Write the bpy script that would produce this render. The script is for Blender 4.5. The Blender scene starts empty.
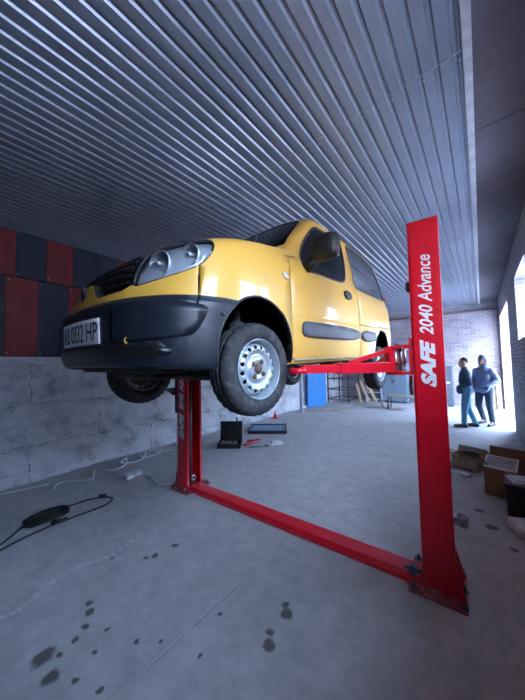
import bpy, bmesh, math, random
from mathutils import Vector, Matrix
from mathutils.bvhtree import BVHTree
from mathutils.geometry import delaunay_2d_cdt
random.seed(7)
PI=math.pi
SC=bpy.context.scene
COL=SC.collection
rad=math.radians

# ------------------------------------------------------------ materials
def nt(name):
    m=bpy.data.materials.new(name); m.use_nodes=True
    t=m.node_tree; b=t.nodes['Principled BSDF']
    return m,t,b
def N(t,kind,**kw):
    n=t.nodes.new(kind)
    for k,v in kw.items():
        if k in n.inputs: n.inputs[k].default_value=v
        else: setattr(n,k,v)
    return n
def ramp(t,fac,stops):
    r=t.nodes.new('ShaderNodeValToRGB'); t.links.new(fac,r.inputs[0])
    e=r.color_ramp.elements
    while len(e)<len(stops): e.new(.5)
    for i,(p,c) in enumerate(stops):
        e[i].position=p; e[i].color=(c[0],c[1],c[2],1) if hasattr(c,'__len__') else (c,c,c,1)
    return r.outputs[0]
def coords(t,scale=(1,1,1),swap=None):
    tc=t.nodes.new('ShaderNodeTexCoord'); o=tc.outputs['Object']
    if swap:
        s=t.nodes.new('ShaderNodeSeparateXYZ'); t.links.new(o,s.inputs[0])
        c=t.nodes.new('ShaderNodeCombineXYZ')
        for i,k in enumerate(swap): t.links.new(s.outputs['XYZ'.index(k)],c.inputs[i])
        o=c.outputs[0]
    mp=t.nodes.new('ShaderNodeMapping'); mp.inputs['Scale'].default_value=scale
    t.links.new(o,mp.inputs['Vector']); return mp.outputs[0]
def noise(t,vec,scale,detail=5,rough=.55):
    n=N(t,'ShaderNodeTexNoise',Scale=scale,Detail=detail,Roughness=rough); t.links.new(vec,n.inputs['Vector']); return n.outputs['Fac']
def mix(t,fac,a,b,mode='MIX'):
    n=t.nodes.new('ShaderNodeMix'); n.data_type='RGBA'; n.blend_type=mode
    if isinstance(fac,(int,float)): n.inputs[0].default_value=fac
    else: t.links.new(fac,n.inputs[0])
    for i,v in ((6,a),(7,b)):
        if isinstance(v,tuple): n.inputs[i].default_value=(*v[:3],1)
        else: t.links.new(v,n.inputs[i])
    return n.outputs[2]
def bump(t,b,h,strength=.3,dist=.02):
    n=N(t,'ShaderNodeBump',Strength=strength,Distance=dist); t.links.new(h,n.inputs['Height']); t.links.new(n.outputs[0],b.inputs['Normal'])
def mat(name,col,rough=.5,metal=0.,var=.12,scale=12.,bmp=0.,coat=0.,bscale=60.,ior=None,dirt=None):
    m,t,b=nt(name)
    v=coords(t); f=noise(t,v,scale)
    lo=tuple(c*(1-var) for c in col); hi=tuple(min(1,c*(1+var)) for c in col)
    c=ramp(t,f,[(.3,lo),(.7,hi)])
    if dirt:
        f2=noise(t,v,dirt[1],8,.7); c=mix(t,ramp(t,f2,[(dirt[2],0.),(dirt[3],1.)]),c,dirt[0])
    t.links.new(c,b.inputs['Base Color'])
    b.inputs['Roughness'].default_value=rough; b.inputs['Metallic'].default_value=metal
    if coat: b.inputs['Coat Weight'].default_value=coat; b.inputs['Coat Roughness'].default_value=.06
    if bmp: bump(t,b,noise(t,v,bscale,4),bmp,.01)
    return m
M={}
M['yellow']=mat('yellow_car_paint',(.76,.43,.062),.42,0,.04,3,coat=.45,dirt=((.50,.33,.10),9,.58,.85))
M['sillpaint']=mat('dirty_sill_paint',(.42,.32,.16),.6,0,.2,20)
M['bumper']=mat('dark_bumper_plastic',(.008,.012,.020),.40,0,.25,9,bmp=.06,bscale=300,dirt=((.06,.08,.115),7,.55,.78))
M['black']=mat('black_plastic',(.012,.012,.014),.5)
M['grille']=mat('black_grille_plastic',(.008,.008,.010),.35)
M['rubber']=mat('tyre_rubber',(.025,.025,.028),.75,0,.3,14,bmp=.25,bscale=90,dirt=((.11,.105,.10),16,.5,.75))
M['trim']=mat('grey_side_moulding',(.085,.095,.115),.5,0,.15,14)
M['under']=mat('sooty_underbody',(.03,.027,.025),.8,0,.4,10)
M['liner']=mat('wheel_arch_liner',(.012,.011,.011),.9,0,.3,10)
M['chrome']=mat('headlamp_reflector',(.56,.60,.64),.35,.35,.15,5)
M['rim']=mat('silver_wheel_paint',(.50,.56,.60),.35,.55,.08,14,bmp=.05,dirt=((.20,.19,.18),18,.55,.8))
M['rust']=mat('rusty_hub_steel',(.16,.10,.07),.6,.6,.5,50,bmp=.4)
M['steel']=mat('bare_steel',(.42,.44,.46),.35,.9,.15,20)
M['darksteel']=mat('dark_steel',(.09,.10,.12),.4,.7,.2,20)
M['red']=mat('red_lift_enamel',(.70,.006,.022),.30,0,.06,5,coat=.5,bmp=.03,bscale=30,dirt=((.33,.03,.03),14,.62,.85))
M['redfoot']=mat('worn_red_enamel',(.34,.025,.035),.55,0,.35,14,dirt=((.30,.22,.22),16,.42,.68))
M['white']=mat('white_lettering',(.82,.84,.88),.45,0,.04)
M['plate']=mat('number_plate_white',(.78,.80,.84),.35,0,.03)
M['blueplate']=mat('number_plate_blue',(.02,.06,.35),.4)
M['redpanel']=mat('dull_red_sheet',(.17,.012,.018),.6,.0,.22,3,dirt=((.10,.015,.02),5,.55,.8))
M['navypanel']=mat('navy_sheet',(.009,.016,.040),.6,.0,.25,3)
M['cardboard']=mat('brown_cardboard',(.20,.105,.055),.85,0,.15,8)
M['wood']=mat('raw_timber',(.50,.35,.20),.7,0,.25,20)
M['blue']=mat('bright_blue_sheet',(.010,.20,.56),.55,0,.06)
M['cabinet']=mat('grey_blue_cabinet_paint',(.17,.24,.32),.5,0,.08)
M['darkcabinet']=mat('charcoal_cabinet_paint',(.09,.11,.14),.5,0,.08)
M['skin']=mat('skin',(.50,.27,.19),.55,0,.08)
M['hair']=mat('cropped_hair',(.07,.045,.035),.8,0,.3,60)
M['navycloth']=mat('navy_jacket_cloth',(.035,.08,.14),.8,0,.2,30,bmp=.3)
M['jeans']=mat('blue_denim',(.12,.32,.48),.85,0,.2,30,bmp=.3)
M['darkcloth']=mat('dark_trouser_cloth',(.05,.08,.12),.85,0,.2,30,bmp=.3)
M['shoe']=mat('dark_shoe_leather',(.04,.04,.05),.6)
M['cablewhite']=mat('white_cable_sheath',(.75,.77,.80),.45)
M['copper']=mat('copper_pipe',(.62,.30,.20),.4,.6)
M['amber']=mat('clear_indicator_lens',(.72,.62,.52),.25)
M['paper']=mat('crumpled_white_plastic',(.62,.64,.68),.6,0,.1)
M['wsteel']=mat('chalky_steel_post',(.42,.45,.50),.6,.2,.2,8)
M['toolblue']=mat('blue_tool_tray',(.05,.20,.40),.5,0,.2,40)
M['seat']=mat('dark_seat_cloth',(.03,.03,.035),.9)
def puffer():
    m,t,b=nt('puffer_jacket_cloth'); v=coords(t)
    w=N(t,'ShaderNodeTexWave',Scale=3.2,Distortion=1.5,bands_direction='Z'); t.links.new(v,w.inputs['Vector'])
    t.links.new(ramp(t,noise(t,v,14),[(.3,(.16,.20,.33)),(.7,(.25,.31,.46))]),b.inputs['Base Color'])
    b.inputs['Roughness'].default_value=.45
    bump(t,b,w.outputs['Color'],.5,.02); return m
M['puffer']=puffer()
def glass(name,col,alpha_rough=.02,trans=.25):
    m,t,b=nt(name)
    v=coords(t)
    t.links.new(ramp(t,noise(t,v,6),[(.3,tuple(c*.9 for c in col)),(.7,col)]),b.inputs['Base Color'])
    b.inputs['Roughness'].default_value=alpha_rough
    b.inputs['Transmission Weight'].default_value=trans; b.inputs['IOR'].default_value=1.45
    return m
M['tint']=glass('dark_tinted_glass',(.05,.055,.07),.03,.3)
def front_only(t,fac,add):
    """reflectance on outward faces only, so a thin pane does not trap light"""
    g=t.nodes.new('ShaderNodeNewGeometry'); i=N(t,'ShaderNodeMath',operation='SUBTRACT'); i.inputs[0].default_value=1; t.links.new(g.outputs['Backfacing'],i.inputs[1])
    a=N(t,'ShaderNodeMath',operation='ADD'); a.inputs[1].default_value=add; t.links.new(fac,a.inputs[0])
    m=N(t,'ShaderNodeMath',operation='MULTIPLY'); t.links.new(a.outputs[0],m.inputs[0]); t.links.new(i.outputs[0],m.inputs[1]); return m
def clear():
    m=bpy.data.materials.new('clear_lamp_lens'); m.use_nodes=True; t=m.node_tree
    for n in list(t.nodes):
        if n.type=='BSDF_PRINCIPLED': t.nodes.remove(n)
    out=[n for n in t.nodes if n.type=='OUTPUT_MATERIAL'][0]
    tr=t.nodes.new('ShaderNodeBsdfTransparent'); tr.inputs[0].default_value=(.95,.965,.975,1)
    gl=t.nodes.new('ShaderNodeBsdfGlossy'); gl.inputs['Roughness'].default_value=.05
    fr=N(t,'ShaderNodeFresnel',IOR=1.5)
    f2=front_only(t,fr.outputs[0],.04)
    nz=noise(t,coords(t),25); bp=N(t,'ShaderNodeBump',Strength=.15); t.links.new(nz,bp.inputs['Height']); t.links.new(bp.outputs[0],gl.inputs['Normal'])
    mx=t.nodes.new('ShaderNodeMixShader'); t.links.new(f2.outputs[0],mx.inputs[0]); t.links.new(tr.outputs[0],mx.inputs[1]); t.links.new(gl.outputs[0],mx.inputs[2])
    t.links.new(mx.outputs[0],out.inputs[0]); return m
M['clear']=clear()
def screen():
    m=bpy.data.materials.new('cabin_window_glass'); m.use_nodes=True; t=m.node_tree
    for n in list(t.nodes):
        if n.type=='BSDF_PRINCIPLED': t.nodes.remove(n)
    out=[n for n in t.nodes if n.type=='OUTPUT_MATERIAL'][0]
    tr=t.nodes.new('ShaderNodeBsdfTransparent'); tr.inputs[0].default_value=(.14,.15,.17,1)
    gl=t.nodes.new('ShaderNodeBsdfGlossy'); gl.inputs['Roughness'].default_value=.02
    fr=N(t,'ShaderNodeFresnel',IOR=1.22)
    mx=t.nodes.new('ShaderNodeMixShader'); t.links.new(front_only(t,fr.outputs[0],0).outputs[0],mx.inputs[0]); t.links.new(tr.outputs[0],mx.inputs[1]); t.links.new(gl.outputs[0],mx.inputs[2])
    t.links.new(mx.outputs[0],out.inputs[0]); return m
M['screen']=screen()
def floor_mat():
    m,t,b=nt('stained_concrete_floor'); v=coords(t)
    base=ramp(t,noise(t,v,.8,6,.6),[(.3,(.37,.37,.38)),(.7,(.47,.47,.475))])
    fine=ramp(t,noise(t,v,6,10,.75),[(.38,.84),(.62,1.10)])
    c=mix(t,1.,base,fine,'MULTIPLY')
    # trowel scratches, chalk dust
    mp=coords(t,(1,9,1)); sc=ramp(t,noise(t,mp,1.6,8,.75),[(.58,0.),(.68,.40)])
    c=mix(t,sc,c,(.58,.58,.59))
    # long pour joint in the slab
    sx=t.nodes.new('ShaderNodeSeparateXYZ'); t.links.new(v,sx.inputs[0])
    for xj,col in ((-1.53,(.60,.60,.61)),(-1.522,(.16,.16,.165))):
        su=N(t,'ShaderNodeMath',operation='ADD'); su.inputs[1].default_value=-xj; t.links.new(sx.outputs[0],su.inputs[0])
        ab=N(t,'ShaderNodeMath',operation='ABSOLUTE'); t.links.new(su.outputs[0],ab.inputs[0])
        ln=N(t,'ShaderNodeMapRange'); ln.inputs['From Min'].default_value=.006; ln.inputs['From Max'].default_value=.002; t.links.new(ab.outputs[0],ln.inputs[0])
        mk_=N(t,'ShaderNodeMath',operation='MULTIPLY'); t.links.new(ln.outputs[0],mk_.inputs[0]); t.links.new(ramp(t,noise(t,v,1.3,3),[(.45,0.),(.55,.8)]),mk_.inputs[1])
        c=mix(t,mk_.outputs[0],c,col)
    # oil spots with a shape of their own
    wob=N(t,'ShaderNodeTexNoise',Scale=16.,Detail=3.); t.links.new(v,wob.inputs['Vector'])
    wv=N(t,'ShaderNodeVectorMath',operation='SCALE'); wv.inputs['Scale'].default_value=.055; t.links.new(wob.outputs['Color'],wv.inputs[0])
    ad=N(t,'ShaderNodeVectorMath',operation='ADD'); t.links.new(v,ad.inputs[0]); t.links.new(wv.outputs[0],ad.inputs[1])
    acc=None
    spots=[(-2.06,.42,.048),(-1.90,.42,.035),(-2.03,.57,.02),(-2.17,.69,.027),(-2.25,.71,.02),(-2.08,.63,.02),(-2.0,.48,.016),(-1.62,.57,.018),
           (-2.37,1.19,.022),(-2.33,1.25,.025),(-2.31,1.44,.03),(-1.10,1.53,.04),(-1.14,1.58,.022),(-1.07,1.30,.035),(-1.11,1.36,.02),(-1.85,.62,.016),(-1.72,.8,.014),(-1.78,.5,.013),(-1.95,.72,.015),
           (-1.6,.9,.014),(-1.35,1.0,.012),(-2.6,1.0,.015),(-1.45,1.25,.013),(.0,3.6,.05),(.15,3.3,.03),(-.1,3.9,.04)]
    for x,y,r in spots:
        d=N(t,'ShaderNodeVectorMath',operation='DISTANCE'); d.inputs[1].default_value=(x+.0275,y+.0275,.0275); t.links.new(ad.outputs[0],d.inputs[0])
        q=N(t,'ShaderNodeMapRange'); q.inputs['From Min'].default_value=r*1.35; q.inputs['From Max'].default_value=r*.85; t.links.new(d.outputs['Value'],q.inputs[0])
        if acc is None: acc=q.outputs[0]
        else:
            mm=N(t,'ShaderNodeMath',operation='MAXIMUM'); t.links.new(acc,mm.inputs[0]); t.links.new(q.outputs[0],mm.inputs[1]); acc=mm.outputs[0]
    mu=N(t,'ShaderNodeMath',operation='MULTIPLY'); mu.inputs[1].default_value=.85; t.links.new(acc,mu.inputs[0])
    c=mix(t,mu.outputs[0],c,(.065,.055,.05))
    # chalky scrape
    acc=None
    for k in range(22):
        u=k/21; x=-2.62-.10*u+.05*math.sin(u*9); y=.18+1.0*u+.03*math.sin(u*14); r=.008+.008*((k*7)%5)/5
        d=N(t,'ShaderNodeVectorMath',operation='DISTANCE'); d.inputs[1].default_value=(x+.0275,y+.0275,.0275); t.links.new(ad.outputs[0],d.inputs[0])
        q=N(t,'ShaderNodeMapRange'); q.inputs['From Min'].default_value=r*2.2; q.inputs['From Max'].default_value=r*.6; t.links.new(d.outputs['Value'],q.inputs[0])
        if acc is None: acc=q.outputs[0]
        else:
            mm=N(t,'ShaderNodeMath',operation='MAXIMUM'); t.links.new(acc,mm.inputs[0]); t.links.new(q.outputs[0],mm.inputs[1]); acc=mm.outputs[0]
    mu=N(t,'ShaderNodeMath',operation='MULTIPLY'); mu.inputs[1].default_value=.45; t.links.new(acc,mu.inputs[0])
    c=mix(t,mu.outputs[0],c,(.75,.76,.78))
    t.links.new(c,b.inputs['Base Color'])
    t.links.new(ramp(t,noise(t,v,2,4),[(.3,.62),(.7,.82)]),b.inputs['Roughness'])
    bump(t,b,noise(t,v,5,10,.72),.16,.02); return m
M['floor']=floor_mat()
def block_wall():
    m,t,b=nt('whitewashed_block_wall'); v=coords(t,swap='YZX')
    w=N(t,'ShaderNodeTexNoise',Scale=5.,Detail=4.); t.links.new(v,w.inputs['Vector'])
    s=N(t,'ShaderNodeVectorMath',operation='SCALE'); s.inputs['Scale'].default_value=.22; t.links.new(w.outputs['Color'],s.inputs[0])
    a=N(t,'ShaderNodeVectorMath',operation='ADD'); t.links.new(v,a.inputs[0]); t.links.new(s.outputs[0],a.inputs[1])
    br=N(t,'ShaderNodeTexBrick',Scale=1.); br.inputs['Brick Width'].default_value=1.9; br.inputs['Row Height'].default_value=.62; br.inputs['Mortar Size'].default_value=.010; br.inputs['Mortar Smooth'].default_value=.6
    br.inputs['Color1'].default_value=(1,1,1,1); br.inputs['Color2'].default_value=(1,1,1,1); br.inputs['Mortar'].default_value=(0,0,0,1)
    t.links.new(a.outputs[0],br.inputs['Vector'])
    n=noise(t,v,2.6,10,.68)
    c=ramp(t,n,[(.30,(.30,.31,.34)),(.42,(.58,.62,.68)),(.52,(.76,.80,.86)),(.75,(.85,.88,.92))])
    crack=ramp(t,noise(t,v,5,5,.6),[(.44,.9),(.52,0.)])
    j=N(t,'ShaderNodeMath',operation='MULTIPLY'); t.links.new(br.outputs['Fac'],j.inputs[0]); t.links.new(crack,j.inputs[1])
    c=mix(t,j.outputs[0],c,(.20,.20,.22)); t.links.new(c,b.inputs['Base Color'])
    b.inputs['Roughness'].default_value=.85
    h=N(t,'ShaderNodeMath',operation='SUBTRACT'); t.links.new(noise(t,v,5,9,.7),h.inputs[0])
    j2=N(t,'ShaderNodeMath',operation='MULTIPLY'); j2.inputs[1].default_value=.5; t.links.new(br.outputs['Fac'],j2.inputs[0]); t.links.new(j2.outputs[0],h.inputs[1])
    bump(t,b,h.outputs[0],1.,.10); return m
M['block']=block_wall()
def brick_wall(name,swap,lo,hi,mort):
    m,t,b=nt(name); v=coords(t,swap=swap)
    br=N(t,'ShaderNodeTexBrick',Scale=1.); br.inputs['Brick Width'].default_value=.26; br.inputs['Row Height'].default_value=.078; br.inputs['Mortar Size'].default_value=.009; br.inputs['Mortar Smooth'].default_value=.3
    br.inputs['Color1'].default_value=(*lo,1); br.inputs['Color2'].default_value=(*hi,1); br.inputs['Mortar'].default_value=(*mort,1)
    t.links.new(v,br.inputs['Vector'])
    n=noise(t,v,1.4,8,.65)
    c=mix(t,ramp(t,n,[(.42,0.),(.60,.55)]),br.outputs['Color'],(.40,.39,.44))
    c=mix(t,ramp(t,noise(t,v,11,4),[(.60,0.),(.72,.6)]),c,(.24,.20,.20))
    t.links.new(c,b.inputs['Base Color']); b.inputs['Roughness'].default_value=.85
    h=N(t,'ShaderNodeMath',operation='SUBTRACT'); t.links.new(noise(t,v,24,4),h.inputs[0]); t.links.new(br.outputs['Fac'],h.inputs[1])
    bump(t,b,h.outputs[0],.6,.02); return m
M['brickback']=brick_wall('painted_brick_back',None or 'XZY',(.24,.23,.28),(.34,.32,.38),(.12,.10,.12))
M['brickright']=brick_wall('painted_brick_side','YZX',(.36,.36,.40),(.52,.52,.56),(.13,.12,.13))
def ceil_metal():
    m,t,b=nt('ribbed_ceiling_sheet'); v=coords(t)
    t.links.new(ramp(t,noise(t,v,2,5),[(.3,(.19,.225,.29)),(.7,(.225,.265,.335))]),b.inputs['Base Color'])
    b.inputs['Roughness'].default_value=.36; b.inputs['Metallic'].default_value=.4; return m
M['ceil']=ceil_metal()
M['conc']=mat('stained_ceiling_board',(.115,.105,.13),.85,0,.3,.9,bmp=.1,dirt=((.15,.11,.10),3,.55,.75))
M['beam']=mat('rusty_steel_beam',(.20,.15,.15),.7,.2,.3,6)
M['lintel']=mat('pinkish_lintel',(.50,.30,.32),.7)
M['frame']=mat('window_frame_paint',(.62,.64,.68),.5)
M['ground']=mat('pale_yard_concrete',(.55,.56,.58),.9,0,.1,2)
M['plank']=mat('weathered_plank',(.30,.24,.18),.85,0,.3,15)

# ------------------------------------------------------------ mesh helpers
class MB:
    def __init__(s): s.bm=bmesh.new()
    def box(s,a,b,rot=None,bev=0,mi=0):
        a=Vector(a);b=Vector(b);c=(a+b)/2;d=b-a
        mt=Matrix.Translation(c)
        if rot is not None: mt=mt@rot
        r=bmesh.ops.create_cube(s.bm,size=1,matrix=mt@Matrix.Diagonal((*[abs(q) for q in d],1)))
        vs=r['verts']
        fs={f for v in vs for f in v.link_faces}
        for f in fs: f.material_index=mi
        if bev:
            es={e for v in vs for e in v.link_edges}
            bmesh.ops.bevel(s.bm,geom=list(es),offset=bev,segments=2,affect='EDGES',profile=.5)
        return s
    def tube(s,pts,r,seg=10,mi=0,cap=True):
        pts=[Vector(p) for p in pts]; n=len(pts)
        rr=r if isinstance(r,(list,tuple)) else [r]*n
        rings=[]; up=None
        for i,p in enumerate(pts):
            if i==0: d=pts[1]-p
            elif i==n-1: d=p-pts[-2]
            else: d=(pts[i+1]-p).normalized()+(p-pts[i-1]).normalized()
            d.normalize()
            if up is None: up=Vector((0,0,1)) if abs(d.z)<.9 else Vector((1,0,0))
            x=d.cross(up); 
            if x.length<1e-4: x=d.orthogonal()
            x.normalize(); y=x.cross(d).normalized(); up=y
            rings.append([s.bm.verts.new(p+(x*math.cos(2*PI*k/seg)+y*math.sin(2*PI*k/seg))*rr[i]) for k in range(seg)])
        for i in range(n-1):
            for k in range(seg):
                f=s.bm.faces.new((rings[i][k],rings[i][(k+1)%seg],rings[i+1][(k+1)%seg],rings[i+1][k])); f.smooth=True; f.material_index=mi
        if cap:
            for g,rev in ((rings[0],True),(rings[-1],False)):
                f=s.bm.faces.new(list(reversed(g)) if rev else g); f.material_index=mi
        return s
    def cyl(s,a,b,r,seg=20,mi=0): return s.tube([a,b],r,seg,mi)
    def lathe(s,prof,c,ax='x',seg=48,mi=0,close=False,smooth=True):
        """prof: (radius, along) points"""
        c=Vector(c); rings=[]
        for r,h in prof:
            g=[]
            for k in range(seg):
                a=2*PI*k/seg; u,w=r*math.cos(a),r*math.sin(a)
                p={'x':(h,u,w),'y':(u,h,w),'z':(u,w,h)}[ax]
                g.append(s.bm.verts.new(c+Vector(p)))
            rings.append(g)
        m=len(rings)
        for i in range(m if close else m-1):
            A=rings[i];B=rings[(i+1)%m]
            for k in range(seg):
                f=s.bm.faces.new((A[k],A[(k+1)%seg],B[(k+1)%seg],B[k])); f.smooth=smooth; f.material_index=mi
        return s
    def prism(s,poly,a,b,plane='xy',mi=0):
        def P(u,v,w): return {'xy':(u,v,w),'yz':(w,u,v),'xz':(u,w,v)}[plane]
        A=[s.bm.verts.new(P(u,v,a)) for u,v in poly];B=[s.bm.verts.new(P(u,v,b)) for u,v in poly]
        n=len(poly)
        fs=[s.bm.faces.new(A),s.bm.faces.new(list(reversed(B)))]
        for i in range(n): fs.append(s.bm.faces.new((A[i],B[i],B[(i+1)%n],A[(i+1)%n])))
        for f in fs: f.material_index=mi
        return s
    def poly(s,V,F,mi=0,smooth=False):
        vs=[s.bm.verts.new(v) for v in V]
        for f in F:
            try:
                q=s.bm.faces.new([vs[i] for i in f]); q.material_index=mi; q.smooth=smooth
            except ValueError: pass
        return s
    def build(s,name,m,parent=None,loc=None,rot=None,bevel=0):
        if bevel:
            bmesh.ops.bevel(s.bm,geom=[e for e in s.bm.edges if e.calc_face_angle(0)>.6],offset=bevel,segments=2,affect='EDGES')
        bmesh.ops.recalc_face_normals(s.bm,faces=s.bm.faces)
        me=bpy.data.meshes.new(name); s.bm.to_mesh(me); s.bm.free()
        return link(name,me,m,parent,loc,rot)
def link(name,me,m,parent=None,loc=None,rot=None):
    o=bpy.data.objects.new(name,me); COL.objects.link(o)
    if m is not None:
        for k in (m if isinstance(m,(list,tuple)) else [m]): me.materials.append(M[k] if isinstance(k,str) else k)
    if loc is not None: o.location=loc
    if rot is not None: o.rotation_euler=rot
    if parent is not None: o.parent=parent
    return o
def tag(o,label,cat,group=None,kind=None):
    o['label']=label; o['category']=cat
    if group: o['group']=group
    if kind: o['kind']=kind
    return o
def thing(name,label,cat,loc=(0,0,0),rz=0,group=None,rx=0):
    o=bpy.data.objects.new(name,None); COL.objects.link(o); o.location=loc; o.rotation_euler=(rx,0,rz); o.empty_display_size=.1
    return tag(o,label,cat,group)
def struct(o): o['kind']='structure'; return o
def applied(o):
    """evaluate modifiers into the object's own mesh"""
    dg=bpy.context.evaluated_depsgraph_get(); dg.update()
    me=bpy.data.meshes.new_from_object(o.evaluated_get(dg)); o.modifiers.clear(); o.data=me; return o
def boolean(o,cutters,op='DIFFERENCE'):
    for c in cutters:
        md=o.modifiers.new('b','BOOLEAN'); md.operation=op; md.object=c; md.solver='EXACT'
    bpy.context.view_layer.update()
    applied(o); return o
def kill(objs):
    for c in objs: bpy.data.objects.remove(c,do_unlink=True)
def text_mesh(s,size,shear=0,bold=0,depth=.002):
    cu=bpy.data.curves.new('t','FONT'); cu.body=s; cu.size=size; cu.shear=shear; cu.offset=bold; cu.extrude=depth; cu.align_x='LEFT'
    o=bpy.data.objects.new('t',cu); COL.objects.link(o)
    dg=bpy.context.evaluated_depsgraph_get(); me=bpy.data.meshes.new_from_object(o.evaluated_get(dg))
    bpy.data.objects.remove(o,do_unlink=True); return me
# ------------------------------------------------------------ setting
XL,XR,YB,YF,ZC=-5.35,.55,-4.6,12.5,3.78
o=MB().box((XL-.4,YB-.3,-.2),(XR+.5,YF+.3,0)).build('floor','floor'); struct(o)
b=MB(); b.box((XL-.4,YB,0),(XL,YF,1.87))
wl=struct(b.build('wall_left','block'))
# rough mortar foot along the wall
b=MB(); ys=[YB+i*.12 for i in range(int((YF-YB)/.12)+1)]
V=[];F=[]
for i,y in enumerate(ys):
    w=.10+.05*math.sin(y*2.3)+random.uniform(-.02,.02); h=.09+.03*math.sin(y*1.7+1)+random.uniform(-.015,.015)
    V+=[(XL-.01,y,-.01),(XL+w,y,-.01),(XL+w*.75,y,h*.55),(XL+w*.2,y,h),(XL-.01,y,h*1.1)]
for i in range(len(ys)-1):
    for k in range(5):
        F.append((i*5+k,i*5+(k+1)%5,(i+1)*5+(k+1)%5,(i+1)*5+k))
F+=[(0,1,2,3,4),tuple(len(V)-5+k for k in range(5))]
o=b.poly(V,F,smooth=True).build('baseboard_left','block'); struct(o)
# red and navy sheets above the block wall, two rows
b=MB(); up=[.26,.63,1.0,1.33,1.70,2.05,2.42]; 
def row(z0,z1,edges,first):
    k=first
    for i in range(len(edges)-1):
        c=(pattern[(i+first)%len(pattern)])
        b.box((XL-.05,edges[i]+.003,z0+.004),(XL+.012,edges[i+1]-.003,z1-.004),mi=c)
        yy=edges[i]+.03
        for zz in (z0+.05,z1-.05): b.box((XL+.012,yy-.007,zz-.007),(XL+.016,yy+.007,zz+.007),mi=2)
# boundaries are counted from the sheet edge at y=.63 (upper) and .53 (lower)
U=[0,1,0,1,1,0,1,0]; L_=[1,0,1,0,1,0,0,1]
def colour(tab,k): return tab[k%8]
ed=[.63+.366*i for i in range(-14,33)]; pattern=[colour(U,i+1) for i in range(-14,32)]; row(3.08,ZC+.02,ed,0)
ed=[.53+.385*i for i in range(-13,31)]; pattern=[colour(L_,i+1) for i in range(-13,30)]; row(1.875,3.075,ed,0)
b.box((XL-.38,YB,1.87),(XL-.06,YF,ZC+.05),mi=1)
b.build('sheet_cladding',['redpanel','navypanel','wsteel'],wl)
# back wall
wb=struct(MB().box((XL-.4,YF,0),(XR+.5,YF+.35,ZC+.2)).build('wall_back','brickback'))
MB().box((XL,YF-.07,ZC-.30),(XR,YF,ZC-.25)).build('ledge','beam',wb)
struct(MB().box((XL-.4,YB-.3,0),(XR+.5,YB,ZC+.2)).build('wall_front','brickback'))
# right wall : pieces round the doorway and the high windows
T=.5
DY0,DY1,DZ=8.72,12.15,3.22
WZ0,WZ1=2.06,3.24
WIN=[(5.35,6.85),(2.55,4.25),(-.25,1.45)]
b=MB()
b.box((XR,DY1,0),(XR+T,YF,ZC+.05))
b.box((XR,DY0,DZ),(XR+T,DY1,ZC+.05))
b.box((XR,YB,0),(XR+T,DY0,WZ0)); b.box((XR,YB,WZ1),(XR+T,DY0,ZC+.05))
es=sorted([YB,DY0]+[e for w in WIN for e in w])
for i in range(0,len(es),2): b.box((XR,es[i],WZ0),(XR+T,es[i+1],WZ1))
wr=struct(b.build('wall_right','brickright'))
for i,(y0,y1) in enumerate(WIN):
    b=MB(); x=XR+.30
    for y in (y0+.03,(y0+y1)/2,y1-.03): b.box((x,y-.03,WZ0),(x+.06,y+.03,WZ1))
    for z in (WZ0+.03,WZ1-.03): b.box((x,y0,z-.03),(x+.06,y1,z+.03))
    w=struct(b.build('window_%d'%(i+1),'frame'))
b=MB(); b.box((XR-.015,DY0-.15,DZ-.10),(XR+T,DY1+.05,DZ+.04))
struct(b.build('trim_2','lintel'))
# ceilings
b=MB(); per=.107; hh=.015
prof=[(0,0),(.068,0),(.079,hh),(.096,hh)]
xs=[]; x=XL-.02
while x<.0:
    for u,z in prof: xs.append((x+u,ZC+z))
    x+=per
xs=[q for q in xs if q[0]<.0]+[(.0,ZC)]
V=[];F=[]; n=len(xs)
for y in (YB-.1,YF): V+=[(q[0],y,q[1]) for q in xs]
for i in range(n-1): F.append((i,i+1,n+i+1,n+i))
bm=b.poly(V,F)
o=bm.build('ceiling','ceil')
md=o.modifiers.new('s','SOLIDIFY'); md.thickness=.004; md.offset=1; applied(o)
struct(o)
# sheet overlaps + rivets
b=MB()
for y in (2.15,5.6,9.0):
    b.box((XL,y,ZC-.0045),(-.01,y+.004,ZC-.0005))
    for i in range(26):
        xx=-.02-per*i*2; b.cyl((xx,y+.06,ZC+.001),(xx,y+.06,ZC-.006),.008,8)
b.build('screws','wsteel',o)
b=MB(); b.box((.0,YB-.1,ZC-.02),(.05,YF,ZC+.10)); struct(b.build('trim_3','wsteel'))
o=MB().box((.05,YB-.1,ZC+.06),(XR+T,YF,ZC+.25)).build('ceiling_board','conc'); o.name='ceiling_1'; struct(o)
b=MB()
for y in (3.1,6.3,8.2,10.3): b.box((.05,y,ZC+.055),(XR,y+.012,ZC+.0605))
b.build('board_joint','darksteel',o)
o=MB().box((XL-.4,YB-.3,ZC+.12),(.0,YF+.3,ZC+.24)).build('roof_deck','conc'); o.name='ceiling_2'; struct(o)
# yard outside the doorway
struct(MB().box((8.5,-12,-.2),(9.0,26,5.2)).build('wall_sky_blocker','brickright'))  # unseen wall, added to block low sky light entering the doorway
struct(MB().box((XR+T,-14,-.25),(22,30,-.02)).build('yard_ground','ground'))
# free-standing post, back left
p=MB().cyl((-4.8,7.8,0),(-4.8,7.8,ZC),.055,16)
p.box((-4.92,7.68,0),(-4.68,7.92,.012)).box((-4.92,7.68,ZC-.012),(-4.68,7.92,ZC-.001))
tag(p.build('steel_post','wsteel'),'round grey steel post standing in front of the blue sheet by the left wall','post')
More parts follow.
